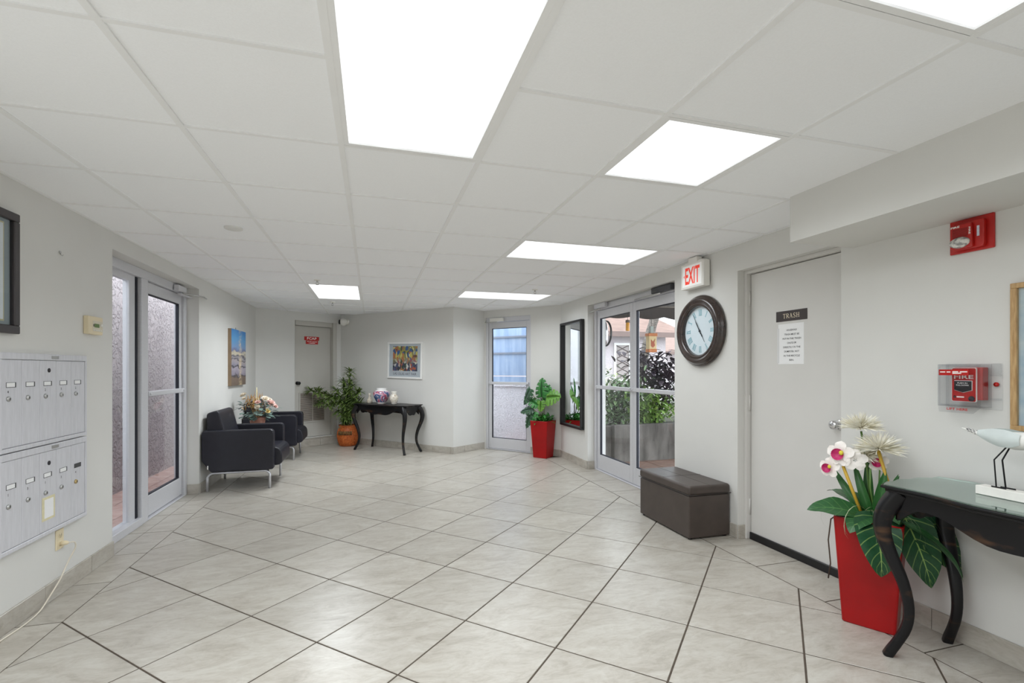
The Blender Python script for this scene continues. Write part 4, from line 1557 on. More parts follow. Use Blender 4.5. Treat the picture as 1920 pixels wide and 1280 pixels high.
# ================================================================== RED PLANTERS
def planter(parent, h=.55, wt=.29, wb=.225, rim=.02):
    """tapered square planter with a rim, soil inside"""
    def sq(w, z, r=.012):
        a = w / 2
        pts = []
        for cx, cy, a0 in ((a - r, a - r, 0), (-a + r, a - r, 90), (-a + r, -a + r, 180), (a - r, -a + r, 270)):
            for k in range(4):
                an = R(a0 + 30 * k)
                pts.append((cx + r * math.cos(an), cy + r * math.sin(an), z))
        return pts
    m = MB()
    levels = [(wb - .01, 0), (wb, .006), (wt - .004, h - .035), (wt, h - .004), (wt - .004, h), (wt - rim, h), (wt - rim - .006, h - .06)]
    rings = [[m.bm.verts.new(p) for p in sq(w, z)] for w, z in levels]
    n = len(rings[0])
    for a, b in zip(rings, rings[1:]):
        for j in range(n):
            m.bm.faces.new((a[j], a[(j + 1) % n], b[(j + 1) % n], b[j]))
    m.bm.faces.new(rings[0][::-1])
    pot = m.build('planter', RED, parent)
    m = MB(); m.box(-(wt - rim - .004) / 2, (wt - rim - .004) / 2, -(wt - rim - .004) / 2, (wt - rim - .004) / 2, h - .07, h - .045); m.build('soil', SOIL, pot)
    return pot


SOIL = mat('dark moss soil', (46, 40, 30), .95, color2=(60, 66, 40), nscale=60, bump=.3)


def vein_mat(name, dark, light, freq=9.0, width=.12, rough=.4):
    m = bpy.data.materials.new(name)
    m.use_nodes = True
    nt = m.node_tree
    L = nt.links.new
    p = nt.nodes['Principled BSDF']
    p.inputs['Roughness'].default_value = rough
    uv = nt.nodes.new('ShaderNodeUVMap'); uv.uv_map = 'uv'
    sp = nt.nodes.new('ShaderNodeSeparateXYZ'); L(uv.outputs[0], sp.inputs[0])
    def math_(op, a, b=None, c=None):
        n = nt.nodes.new('ShaderNodeMath'); n.operation = op
        for i, x in enumerate((a, b, c)):
            if x is None:
                continue
            if isinstance(x, (int, float)):
                n.inputs[i].default_value = x
            else:
                L(x, n.inputs[i])
        return n.outputs[0]
    ax = math_('ABSOLUTE', math_('SUBTRACT', sp.outputs['X'], .5))
    ph = math_('MULTIPLY', math_('SUBTRACT', sp.outputs['Y'], math_('MULTIPLY', ax, .45)), freq)
    fr = math_('ABSOLUTE', math_('SUBTRACT', math_('FRACT', ph), .5))
    v1 = math_('LESS_THAN', fr, width * .5)
    v2 = math_('LESS_THAN', ax, .018)
    v = math_('MAXIMUM', math_('MULTIPLY', v1, .55), v2)
    n = nt.nodes.new('ShaderNodeTexNoise'); n.inputs['Scale'].default_value = 16
    r = nt.nodes.new('ShaderNodeValToRGB')
    r.color_ramp.elements[0].color = (*(x * .7 for x in lin(dark)), 1); r.color_ramp.elements[1].color = (*(min(1, x * 1.4) for x in lin(dark)), 1)
    L(n.outputs['Fac'], r.inputs[0])
    mx = nt.nodes.new('ShaderNodeMix'); mx.data_type = 'RGBA'
    L(v, mx.inputs[0]); L(r.outputs[0], mx.inputs[6]); mx.inputs[7].default_value = (*lin(light), 1)
    L(mx.outputs[2], p.inputs['Base Color'])
    return m


VEIN = vein_mat('veined dark leaf', (30, 74, 44), (142, 172, 96), 7.5, .12)
PLAINV = vein_mat('glossy green leaf', (36, 84, 42), (84, 130, 70), 6, .10)
STRAP = vein_mat('strap leaf', (34, 88, 34), (58, 112, 50), 1, .02)

# --- near planter with artificial flowers
t = thing('potted_flowers', 'tall red planter of white and magenta artificial flowers beside the glass-topped console', 'potted plant', (2.515, 1.915, 0), R(-59.1))
planter(t)
# leaves:  (base, direction, normal, length, width, droop, shape, material)
LV = [((.02, -.10, .56), (.18, -.55, -.25), (0.25, -.8, .6), .31, .19, 1.1, 'heart', VEIN),
      ((-.06, -.08, .57), (-.75, -.35, .22), (.2, -.4, 1), .22, .15, .6, 'heart', PLAINV),
      ((-.02, -.08, .56), (-.15, -.8, .05), (.1, -.5, 1), .17, .12, .8, 'heart', PLAINV),
      ((.135, -.06, .60), (.28, -.10, -.62), (.45, -.75, .35), .36, .19, .35, 'heart', VEIN),
      ((.15, .0, .60), (.58, -.02, -.55), (.40, -.70, .45), .38, .20, .45, 'heart', VEIN),
      ((.11, -.08, .57), (.40, -.12, -.10), (.3, -.3, .9), .36, .05, .9, 'strap', PLAINV),
      ((-.05, .06, .57), (-.5, .3, .45), (0, 0, 1), .22, .13, .8, 'heart', PLAINV),
      ((.06, .05, .57), (.45, -.1, .7), (-.4, -.6, .5), .19, .12, .6, 'heart', PLAINV),
      ((.05, -.02, .56), (.25, -.6, .4), (0, -.4, 1), .17, .10, .9, 'heart', PLAINV)]
for b, d, u, L_, w_, dr, sh, mm in LV:
    m = MB(); leaf(m, b, d, u, L_, w_, dr, 12, .18, sh, True, .06); m.build('leaf', mm, t)
SL = [((.0, 0, .54), (-.28, -.1, 1), .31, .045, .5), ((-.02, 0, .54), (-.55, -.15, .85), .30, .045, .7), ((.03, -.02, .54), (.12, -.1, 1), .27, .06, .25), ((.05, 0, .54), (.25, -.15, 1), .25, .055, .3),
      ((-.01, .03, .54), (-.05, .1, 1), .33, .05, .3), ((.02, .02, .54), (.35, .1, .9), .26, .045, .6)]
for b, d, L_, w_, dr in SL:
    m = MB(); leaf(m, b, d, (0, -1, .15), L_, w_, dr, 9, .35, 'strap', True); m.build('strap_leaf', STRAP, t)
# stems
YST = mat('yellow stem', (196, 158, 52), .5, noise=.06)
GST = mat('green stem', (88, 122, 58), .5, noise=.06)
m = MB(); m.tube([(.06, .0, .55), (.075, -.01, .72), (.03, -.01, .90)], .008, 8); m.build('stem', YST, t)
m = MB(); m.tube([(-.03, -.05, .55), (-.075, -.05, .68), (-.115, -.05, .80)], .008, 8); m.build('stem', YST, t)
m = MB(); m.tube([(0, .02, .55), (-.02, .02, .8), (-.045, .02, .985)], .005, 8); m.build('stem', GST, t)
m = MB(); m.tube([(.02, -.02, .55), (.0, -.03, .7), (.0, -.03, .80)], .004, 8); m.build('stem', GST, t)
m = MB(); m.tube([(.03, .03, .55), (.03, .03, .7), (.035, .03, .82)], .004, 8); m.build('stem', GST, t)
# spiky white pompon blooms
SPIKE = mat('white spiky petals', (246, 244, 236), .7, color2=(232, 226, 204), nscale=30)
for (x, y, z, r, zlo) in ((-.045, .02, 1.005, .105, .05), (.035, -.015, .905, .118, -.1), (-.03, .03, .86, .07, -.4)):
    m = MB()
    for k in range(260):
        d = rnd_dir(zlo - .15, 1)
        d = Vector((d.x * 1.05, d.y * 1.05, d.z * .72))
        leaf(m, d.normalized() * .012, d, rnd_dir(), r * random.uniform(.7, 1.0) * (.72 + .3 * math.hypot(d.x, d.y)), .0085, random.uniform(-.3, .5), 3, .25, 'lance')
    b = m.build('white_bloom', SPIKE, t, (x, y, z))
# orchid-like blooms
PET = mat('white orchid petal', (244, 238, 232), .6, noise=.03)
MAG = mat('magenta throat', (176, 22, 92), .5, color2=(206, 60, 120), nscale=40)
YEL = mat('yellow lip', (222, 206, 60), .5, noise=.06)
for (x, y, z, s, ax) in ((-.125, -.06, .865, 1.0, (-.25, -1, .15)), (-.175, -.05, .785, .8, (-.35, -1, .05)), (.025, .03, .83, .75, (.25, -1, .1)), (-.06, -.06, .84, .85, (.35, -1, .0))):
    q = Vector(ax).normalized().to_track_quat('Z', 'Y')
    e = q.to_euler()
    bl = link('orchid_bloom', None, t, (x, y, z), e)
    m = MB()
    for k in range(5):
        a = 2 * PI * k / 5 + PI / 2
        leaf(m, (math.cos(a) * .008 * s, math.sin(a) * .008 * s, 0), (math.cos(a), math.sin(a), .25), (0, 0, 1), .062 * s, .056 * s, .5, 7, .12, 'round', False, .14)
    m.build('petals', PET, bl)
    if x != -.06:
        m = MB(); m.lathe([(.031 * s, .024), (.026 * s, .018), (.016 * s, .010), (.001, .006)], 16, caps=False); m.build('throat', MAG, bl, (-.006, -.004, 0))
        m = MB(); m.ball((.012 * s, .006, .022), .011 * s, 10, 8, (1, 1.2, .8)); m.build('lip', YEL, bl)
m = MB()
for k in range(26):
    a = random.uniform(0, 2 * PI)
    d = Vector((math.cos(a), math.sin(a) * .7 - .25, random.uniform(.7, 1.6)))
    leaf(m, (random.uniform(-.06, .06), random.uniform(-.06, .06), .54), d, (0, 0, 1), random.uniform(.2, .42), .0035, random.uniform(1.6, 2.8), 9, .1, 'strap')
o = m.build('fine_grass', mat('pale grass blades', (176, 186, 150), .6, color2=(92, 100, 70), nscale=8), t); o['kind'] = 'stuff'
m = MB(); m.tube([(-.12, -.10, .56), (-.155, -.14, .53), (-.165, -.15, .42), (-.155, -.15, .30), (-.165, -.15, .22)], .0035, 5); m.build('trailing_stem', mat('dry brown stem', (66, 50, 40), .7, noise=.1), t)

# --- far planter with monstera
MON = [mat('monstera green', (46, 110, 48), .4, color2=(66, 136, 66), nscale=6), mat('monstera lime', (112, 160, 58), .4, color2=(88, 140, 52), nscale=6), mat('monstera dark', (30, 62, 42), .4, color2=(44, 84, 52), nscale=6)]


def monstera(mb, base, d, up, L, Wd, droop=.5):
    """broad heart-shaped blade with deep slits between the lobes"""
    d = Vector(d).normalized(); up = Vector(up)
    side = d.cross(up).normalized(); up = side.cross(d).normalized()
    n = 48
    p = Vector(base); ang = 0
    rows = {-1: [], 1: []}
    for i in range(n + 1):
        f = i / n
        dd = d * math.cos(ang) - up * math.sin(ang)
        uu = up * math.cos(ang) + d * math.sin(ang)
        w = Wd / 2 * max(.03, math.sin(PI * min(1, f ** .55)) ** .7)
        for s in (-1, 1):
            q = (f * 5.2 + (.15 if s > 0 else 0)) % 1
            cut = 1.0 if (q < .80 or f < .14 or f > .95) else .42
            we = w * cut
            lean = dd * (w * (-.40 * (1 - f) ** 1.5 + .30 * f))
            rows[s].append([p.copy(), p + side * (s * w * .40) + lean * .4 + uu * (.02 * w), p + side * (s * max(we, w * .41)) + lean * cut - uu * (.18 * w)])
        p = p + dd * (L / n); ang += droop / n
    for s in (-1, 1):
        mb.strip(rows[s])


mangle = math.atan2(-.753, .658)
t = thing('potted_monstera', 'tall red planter with a split-leaf plant beside the far glass door', 'potted plant', (2.466, 6.844, 0), mangle)
planter(t)
ML = [((-.02, -.02, .90), (-.05, -.10, 1), (-.3, -1, .15), .29, .30, .4, 0), ((.03, -.01, .84), (.22, -.15, 1), (-.25, -1, .3), .26, .26, .5, 0), ((.09, -.06, .90), (1, -.25, .20), (-.15, -1, .45), .24, .27, .6, 1),
      ((-.19, -.06, 1.02), (-.5, -.15, -.9), (-.5, -.9, .35), .27, .25, .3, 2), ((-.05, -.06, .78), (-.75, -.2, .55), (.2, -.8, .7), .27, .18, .7, 0), ((-.13, -.07, .72), (-.9, -.2, -.05), (0, -.8, .7), .24, .18, .6, 2),
      ((-.10, -.08, .68), (-.35, -.2, -.8), (-.3, -.9, .2), .22, .19, .3, 0), ((-.17, -.08, .66), (-.35, -.15, -1), (-.3, -.9, .2), .25, .18, .2, 2), ((-.01, -.06, .84), (.05, -.2, -1), (0, -1, 0), .16, .16, .2, 1)]
for b, d, u, L_, w_, dr, mi in ML:
    m = MB(); monstera(m, b, d, u, L_, w_, dr); m.build('leaf', MON[mi], t)
for (x, y, z) in ((-.01, -.02, .95), (.09, -.05, .92), (-.20, -.05, 1.0), (-.06, -.05, .79), (-.14, -.06, .72), (-.12, -.07, .66)):
    m = MB(); m.tube([(x * .15, y * .3, .50), (x * .3 + .01, y * .5, .5 + (z - .5) * .55), (x, y, z)], .0055, 6); m.build('stalk', mat_stalk if 'mat_stalk' in globals() else globals().setdefault('mat_stalk', mat('leaf stalk', (98, 104, 62), .5, noise=.08)), t)
m = MB()
for k in range(150):
    b = Vector((random.uniform(-.11, .12), random.uniform(-.12, .12), random.uniform(.52, .62)))
    leaf(m, b, rnd_dir(-.2, 1), (0, 0, 1), random.uniform(.05, .11), random.uniform(.025, .045), .6, 4, .2, 'lance')
o = m.build('ground_foliage', GREEN2 if 'GREEN2' in globals() else mat('bright foliage', (30, 96, 34), .4, color2=(74, 150, 60), nscale=20), t); o['kind'] = 'stuff'

# ================================================================== RIGHT WALL
nR = (-1, 0)
# mirror
t = on_wall('wall_mirror', 'tall rectangular mirror in a black frame on the wall beside the patio doors', 'mirror', (XR, 6.325), nR, 1.245)
hw, hh, b, dp = .375, .745, .032, .055
m = MB()
for a in ((-hw, hw, -hh, -hh + b), (-hw, hw, hh - b, hh), (-hw, -hw + b, -hh + b, hh - b), (hw - b, hw, -hh + b, hh - b)):
    m.box(*a, 0, dp, .003, 1)
m.build('frame', BLACK, t)
m = MB(); m.box(-hw + b, hw - b, -hh + b, hh - b, .008, .016); m.build('mirror_glass', mat('mirror silver', (232, 236, 236), .01, metal=1.0, noise=.003), t)

# exit sign
t = on_wall('exit_sign', 'white exit sign with red letters mounted above the wall clock', 'exit sign', (XR, 3.585), nR, 2.128)
m = MB(); m.box(-.155, .155, -.11, .11, .012, .075, .006, 2); m.build('housing', WHITEP, t)
m = MB(); m.box(-.06, .06, .08, .155, .015, .07, .004, 1); m.box(-.12, .12, .10, .122, .0, .06, .003, 1); m.build('canopy', WHITEP, t)
m = MB(); m.box(-.128, .128, -.09, .09, .0752, .0765); m.build('face', mat('exit face', (246, 246, 244), .5, noise=.01, emit=.12), t)
text('lettering', 'EXIT', EXITR, t, (.008, 0, .0772), height=.145, width=.195, bold=.022)
m = MB(); m.poly_prism([(-.112, 0), (-.098, .014), (-.098, -.014)], .0766, .0774); m.build('arrow', EXITR, t)

# wall clock
t = on_wall('wall_clock', 'large round wall clock with dark brown rim and blue roman numerals', 'clock', (XR, 3.55), nR, 1.645)
RIM = mat('dark bronze rim', (46, 36, 34), .25, color2=(62, 48, 42), nscale=20, coat=.5)
m = MB(); m.lathe([(.300, 0), (.307, .01), (.307, .022), (.296, .034), (.288, .038), (.286, .046), (.276, .058), (.262, .064), (.246, .060), (.240, .054), (.236, .056), (.222, .058), (.212, .050), (.208, .040), (.206, .010)], 64, caps=False)
m.build('rim', RIM, t)
m = MB(); m.lathe([(.001, .016), (.207, .016)], 64, caps=False); m.build('dial', mat('pale dial', (228, 236, 240), .6, noise=.012, nscale=6), t)
NUMM = mat('teal numeral', (132, 186, 196), .6, noise=.08)
ROM = ['XII', 'I', 'II', 'III', 'IIII', 'V', 'VI', 'VII', 'VIII', 'IX', 'X', 'XI']
for k, s in enumerate(ROM):
    a = PI / 2 - 2 * PI * k / 12
    mb = MB()
    adv = {'I': .0115, 'V': .021, 'X': .021}
    wtot = sum(adv[c] for c in s)
    x = -wtot / 2
    hgt = .052
    for c in s:
        w_ = adv[c]
        if c == 'I':
            mb.box(x + w_ / 2 - .0028, x + w_ / 2 + .0028, -hgt / 2, hgt / 2, 0, .0008)
        else:
            def bar(xa, ya, xb, yb, tt):
                d_ = Vector((xb - xa, yb - ya, 0)); n_ = Vector((-d_.y, d_.x, 0)).normalized() * tt / 2
                A_, B_ = Vector((xa, ya, .0006)), Vector((xb, yb, .0006))
                mb.quad([A_ - n_, B_ - n_, B_ + n_, A_ + n_])
            if c == 'V':
                bar(x + .003, hgt / 2, x + w_ / 2, -hgt / 2, .0055); bar(x + w_ - .003, hgt / 2, x + w_ / 2, -hgt / 2, .0022)
            else:
                bar(x + .003, hgt / 2, x + w_ - .003, -hgt / 2, .0055); bar(x + w_ - .003, hgt / 2, x + .003, -hgt / 2, .0022)
        x += w_
    mb.box(-wtot / 2, wtot / 2, hgt / 2 - .002, hgt / 2, 0, .0008); mb.box(-wtot / 2, wtot / 2, -hgt / 2, -hgt / 2 + .002, 0, .0008)
    mb.build('numeral', NUMM, t, (.158 * math.cos(a), .158 * math.sin(a), .0166), (0, 0, a - PI / 2))
HAND = mat('dark hand', (40, 44, 54), .5, noise=.05)


def hand(name, ang, L_, w_, z):
    m = MB()
    m.poly_prism([(-.004, -.03), (.004, -.03), (w_ * .5, L_ * .12), (w_, L_ * .45), (.002, L_ * .55), (.0012, L_), (-.0012, L_), (-.002, L_ * .55), (-w_, L_ * .45), (-w_ * .5, L_ * .12)], z, z + .0015)
    m.lathe([(.010, z), (.010, z + .002), (.001, z + .003)], 14, 'z')
    m.build(name, HAND, t, (0, 0, 0), (0, 0, ang))


hand('hour_hand', -R(30 * 4.92), .115, .006, .022)
hand('minute_hand', -R(30 * 11.0), .165, .0045, .025)
m = MB(); m.tube([(0, .03, .0285), (0, -.05, .0285), (0, -.1, .0285)], .001, 5)
m.build('second_hand', HAND, t, (0, 0, 0), (0, 0, R(180 - 30 * 4.95 + 180)))
m = MB(); m.lathe([(.001, .036), (.208, .036)], 48, caps=False); m.build('crystal', GLASS, t)

# storage bench
t = thing('storage_bench', 'dark brown leather storage bench with hinged lid under the wall clock', 'bench', (2.525, 3.545, 0))
lx, ly = .185, .355
m = MB(); m.box(-lx, lx, -ly, ly, .012, .335, .008, 2); m.build('body', BROWNL, t)
m = MB(); m.box(-lx - .006, lx + .006, -ly - .006, ly + .006, .340, .415, .022, 4); lid = m.build('lid', BROWNL, t)
m = MB(); m.box(-lx, lx, -.0015, .0015, .4148, .4158); m.box(-.0015, .0015, -ly, ly, .4148, .4158); m.tube([(-lx - .008, -ly - .008, .345), (-lx - .008, ly + .008, .345)], .003, 6); m.tube([(-lx - .008, -ly - .008, .345), (lx + .006, -ly - .008, .345)], .003, 6)
m.build('seam_piping', mat('dark piping', (46, 40, 37), .5, noise=.06), lid)
for sx in (-1, 1):
    for sy in (-1, 1):
        m = MB(); m.lathe([(.016, 0), (.016, .012)], 10, 'z', (sx * (lx - .03), sy * (ly - .03), 0)); m.build('foot', BLACKM, t)

# fire strobe
t = on_wall('fire_strobe', 'red fire alarm horn strobe on the wall under the dropped beam', 'fire alarm', (XR, 1.593), nR, 1.952)
m = MB(); m.box(-.088, .088, -.080, .080, 0, .012, .003, 1); m.build('back_plate', ALARM, t)
m = MB(); m.poly_prism(rounded([(-.066, -.068), (-.066, .062), (.062, .062), (.062, -.068)], .016), .012, .034, 'xy', .004); m.build('body', ALARM, t)
m = MB(); m.poly_prism(rounded([(-.064, -.064), (-.064, .052), (.022, .052), (.028, -.064)], .012), .034, .052, 'xy', .006); blk = m.build('horn_block', ALARM, t)
m = MB()
for k in range(7):
    m.box(-.052, .010, .026 - k * .006, .029 - k * .006, .052, .0530)
m.build('horn_grille', mat('grille red shade', (120, 18, 16), .6, noise=.08), blk)
m = MB(); m.ball((-.022, -.036, .052), .042, 20, 12, (1, .62, .5)); m.build('strobe_lens', mat('clear strobe lens', (226, 224, 218), .12, color2=(150, 148, 146), nscale=55, lo=.45, hi=.6), blk)
text('lettering', 'FIRE', WHITE, blk, (-.040, .040, .0530), height=.009, width=.036, bold=.03)
text('lettering', 'FIRE', WHITE, blk, (.018, .012, .0532), height=.007, width=.034, bold=.03, rot=(0, 0, R(-90)))
m = MB(); m.box(.036, .046, -.018, .030, .034, .0350); m.build('rating_label', mat('pale label', (206, 212, 226), .5, noise=.1, nscale=90), t)

# manual pull station under a clear lift cover
t = on_wall('fire_pull_station', 'red fire alarm pull station under a clear plastic lift cover', 'fire alarm', (XR, 1.590), nR, 1.235)
m = MB(); m.box(-.112, .112, -.105, .108, 0, .006, .002, 1)
m.box(.074, .112, .060, .106, .006, .016, .003, 1)
m.box(.074, .112, -.060, -.052, .006, .02, .001, 1); m.box(.074, .112, .05, .058, .006, .02, .001, 1)
m.build('mounting_plate', CLEAR, t)
m = MB(); m.lathe([(.010, .006), (.010, .012), (.001, .016)], 12, 'z', (.092, .012, 0)); m.build('indicator', ALARM, t)
m = MB(); m.box(-.052, .062, -.062, .090, .006, .046, .004, 2); st = m.build('station_body', ALARM, t)
m = MB(); m.poly_prism(rounded([(-.058, -.072), (-.058, .088), (.042, .088), (.042, -.072)], .008), .046, .052); m.build('outline', WHITE, st)
m = MB(); m.poly_prism(rounded([(-.0555, -.0695), (-.0555, .0855), (.0395, .0855), (.0395, -.0695)], .007), .052, .0535); m.build('front_plate', ALARM, st)
m = MB(); m.poly_prism([(-.045, .028), (.027, .028), (.027, -.018), (-.009, -.030), (-.045, -.018)], .0535, .0545); m.build('handle_outline', WHITE, st)
m = MB(); m.poly_prism([(-.0425, .0255), (.0245, .0255), (.0245, -.0165), (-.009, -.0275), (-.0425, -.0165)], .0545, .060); hd = m.build('pull_handle', BLACK, st)
text('lettering', 'FIRE', WHITE, st, (-.008, .045, .0540), height=.018, width=.078, bold=.015)
text('handle_lettering', 'PUSH IN', WHITE, hd, (-.009, .016, .0606), height=.006, width=.040, bold=.02)
text('handle_lettering', 'PULL DOWN', WHITE, hd, (-.009, .006, .0606), height=.006, width=.050, bold=.02)
m = MB(); m.lathe([(.001, .0542), (.0052, .0542)], 14, 'z', (-.044, -.050, 0)); m.box(-.036, -.006, -.053, -.047, .0536, .0542); m.build('maker_mark', WHITE, st)
m = MB(); m.lathe([(.012, .0535), (.012, .057), (.001, .058)], 16, 'z', (.024, -.056, 0)); m.build('key_lock', INK, st)
# clear cover: front pane plus thick edges
m = MB()
cx0, cx1, cy0, cy1, cz = -.098, .074, -.094, .104, .078
m.box(cx0, cx1, cy0, cy1, cz, cz + .003)
cov = m.build('cover_pane', CLEAR, t)
m = MB()
e = .011
for a in ((cx0, cx1, cy0, cy0 + e), (cx0, cx1, cy1 - e, cy1), (cx0, cx0 + e, cy0 + e, cy1 - e), (cx1 - e, cx1, cy0 + e, cy1 - e)):
    m.box(*a, cz + .003, cz + .007, .0015, 1)
m.box(cx0, cx0 + .003, cy0, cy1, .006, cz); m.box(cx1 - .003, cx1, cy0, cy1, .006, cz); m.box(cx0, cx1, cy0, cy0 + .003, .006, cz); m.box(cx0, cx1, cy1 - .003, cy1, .006, cz)
EDGE = glass_mat('frosted plastic edge', (.93, .935, .94), 1.2, .08)
m.build('cover_edges', EDGE, t)
m = MB(); m.poly_prism([(cx0, cy0), (cx1, cy0), (cx1 - .03, cy0 - .03), (cx0 + .004, cy0 - .03)], cz - .002, cz + .002); m.build('lift_tab', EDGE, t)
text('tab_lettering', 'LIFT HERE', SIGNR, t, (-.018, cy0 - .013, cz + .0028), height=.011, width=.085, bold=.02)
m = MB(); m.box(cx0 + .004, cx1 - .045, cy1 - .052, cy1 - .024, cz + .0034, cz + .0042); bn = m.build('banner', ALARM, t)
m = MB()
for x0_, x1_, y in ((-.088, -.066, .068), (-.060, -.044, .068), (-.036, -.012, .069), (-.006, .024, .069), (-.036, .0, .062)):
    m.box(x0_, x1_, y - .0025, y + .0025, cz + .0043, cz + .0047)
m.build('banner_lettering', WHITE, bn)

# framed print cut by the frame edge
t = on_wall('framed_print', 'oak framed pale seaside print beside the pull station', 'picture', (XR, 1.02), nR, 1.37)
OAK = mat('light oak', (198, 164, 116), .5, color2=(170, 134, 88), nscale=14, stretch=(8, 1, 8))
hw, hh, b = .42, .323, .023
m = MB()
for a in ((-hw, hw, -hh, -hh + b), (-hw, hw, hh - b, hh), (-hw, -hw + b, -hh + b, hh - b), (hw - b, hw, -hh + b, hh - b)):
    m.box(*a, 0, .028, .002, 1)
m.build('frame', OAK, t)
m = MB(); m.box(-hw + b, hw - b, -hh + b, hh - b, 0, .012); m.build('print', mat('pale seaside wash', (178, 196, 208), .6, color2=(216, 222, 222), nscale=4, stretch=(1, 3, 1)), t)
m = MB(); m.box(-hw + b, hw - b, -hh + b, hh - b, .018, .0195); m.build('glazing', GLASS, t)

# carved bird on stand
t = thing('bird_figurine', 'carved white shorebird on wire legs and a white block, on the glass-topped console', 'figurine', (2.478, 1.335, .7925))
m = MB(); m.box(-.030, .030, -.085, .085, 0, .036, .002, 1); m.build('base', mat('painted white wood', (232, 229, 222), .6, noise=.03, nscale=20), t)
BIRDW = mat('bird white', (232, 231, 226), .5, noise=.03, nscale=12)
# body rings along y (tail at +y, head at -y)
sec = [(.150, .268, .003, .002), (.128, .262, .008, .005), (.095, .252, .013, .009), (.055, .244, .024, .020), (.01, .238, .034, .030), (-.035, .236, .038, .036), (-.075, .240, .036, .036), (-.105, .252, .028, .029), (-.125, .268, .021, .021), (-.145, .284, .021, .021), (-.165, .290, .018, .018), (-.180, .288, .009, .009)]
rows = []
for y, z, rx, rz in sec:
    rows.append([Vector((rx * math.cos(2 * PI * k / 14), y, z + rz * math.sin(2 * PI * k / 14))) for k in range(15)])
m = MB(); m.strip(rows); body = m.build('body', BIRDW, t)
for s in (-1, 1):
    rows = []
    for i in range(9):
        f = i / 8
        y = .085 - .150 * f
        w_ = (.006 + .030 * math.sin(PI * min(1, f * .78 + .05)))
        j = min(range(len(sec)), key=lambda q: abs(sec[q][0] - y))
        zc, rx = sec[j][1], sec[j][2]
        # interpolate section
        for q in range(len(sec) - 1):
            if sec[q][0] >= y >= sec[q + 1][0]:
                u_ = (sec[q][0] - y) / (sec[q][0] - sec[q + 1][0])
                zc = sec[q][1] * (1 - u_) + sec[q + 1][1] * u_; rx = sec[q][2] * (1 - u_) + sec[q + 1][2] * u_
        rows.append([Vector((s * (rx * math.cos(max(-1, min(1, (v * w_ + .004) / max(rx, .012)))) + .004), y, zc + v * w_ + .006)) for v in (-1, -.5, 0, .5, 1)])
    m = MB(); m.strip(rows); m.build('wing', mat('bird grey wing', (198, 206, 204), .55, noise=.05, nscale=20), body)
def bird_at(y):
    for q in range(len(sec) - 1):
        if sec[q][0] >= y >= sec[q + 1][0]:
            u_ = (sec[q][0] - y) / (sec[q][0] - sec[q + 1][0])
            return tuple(sec[q][i] * (1 - u_) + sec[q + 1][i] * u_ for i in (1, 2, 3))
m = MB()
for k in range(9):
    y = .128 - .013 * (k // 3) - .004 * (k % 3)
    zc, rx, rz = bird_at(y)
    for s in (-1, 1):
        th = .75 - .55 * (k % 3)
        m.box(s * rx * math.cos(th) - .0045 * 0 - .001, s * rx * math.cos(th) + .001, y - .0035, y + .0035, zc + rz * math.sin(th) - .0012 + .001, zc + rz * math.sin(th) + .0012 + .001)
m.build('tail_marks', INK, body)
m = MB(); m.tube([(0, -.178, .288), (0, -.215, .282), (0, -.245, .276)], [.005, .0035, .001], 8); m.build('beak', INK, body)
for x, dy in ((-.010, .018), (.010, -.014)):
    m = MB(); m.tube([(x, -.012, .212), (x, .022 + dy * .5, .15), (x, .016 - (.012 if x > 0 else -.008), .040)], .0028, 6)
    yb = .016 - (.012 if x > 0 else -.008)
    m.tube([(x, yb + .016, .039), (x, yb - .032, .039)], .003, 6)
    m.build('leg', BLACKM, t)
# ================================================================== OUTSIDE
STUC = bpy.data.materials.new('rough stucco')
STUC.use_nodes = True


def stucco(m, c, strength=.8, scale=14):
    nt = m.node_tree
    L = nt.links.new
    p = nt.nodes['Principled BSDF']
    p.inputs['Base Color'].default_value = (*lin(c), 1)
    p.inputs['Roughness'].default_value = .9
    tc = nt.nodes.new('ShaderNodeTexCoord')
    n = nt.nodes.new('ShaderNodeTexNoise'); n.inputs['Scale'].default_value = scale; n.inputs['Detail'].default_value = 7; n.inputs['Distortion'].default_value = 1.2
    L(tc.outputs['Object'], n.inputs['Vector'])
    r = nt.nodes.new('ShaderNodeMapRange'); r.inputs[1].default_value = .45; r.inputs[2].default_value = .62
    L(n.outputs['Fac'], r.inputs[0])
    b = nt.nodes.new('ShaderNodeBump'); b.inputs['Strength'].default_value = strength; b.inputs['Distance'].default_value = .03
    L(r.outputs[0], b.inputs['Height']); L(b.outputs['Normal'], p.inputs['Normal'])


stucco(STUC, (184, 173, 175))
STUC2 = bpy.data.materials.new('pale stucco'); STUC2.use_nodes = True; stucco(STUC2, (206, 202, 208), .6, 26)
STUC3 = bpy.data.materials.new('pink stucco'); STUC3.use_nodes = True; stucco(STUC3, (200, 192, 194), .3, 20)
PAVE = mat('red brick paver', (186, 158, 150), .8, color2=(164, 128, 120), nscale=8, bump=.2, bscale=60)
PAVER = mat('brown patio tile', (128, 98, 84), .7, color2=(104, 78, 66), nscale=8, bump=.2, bscale=60)
CONC = mat('weathered concrete', (112, 107, 102), .9, color2=(70, 66, 62), nscale=4, bump=.3, bscale=30, stretch=(2, 2, .6))

# ground around the building
m = MB(); m.box(-3.2, XL - .2, 2.0, 11, -.10, -.03); m.box(XR + TH, 14, 1.0, 30, -.10, -.03); m.box(0, XR + TH, P4[1] + .3, 30, -.10, -.03); m.box(1.95, XR + TH, 6.95, P4[1] + .3, -.1, -.03)
ground = struct(m.build('ground', GROUT))
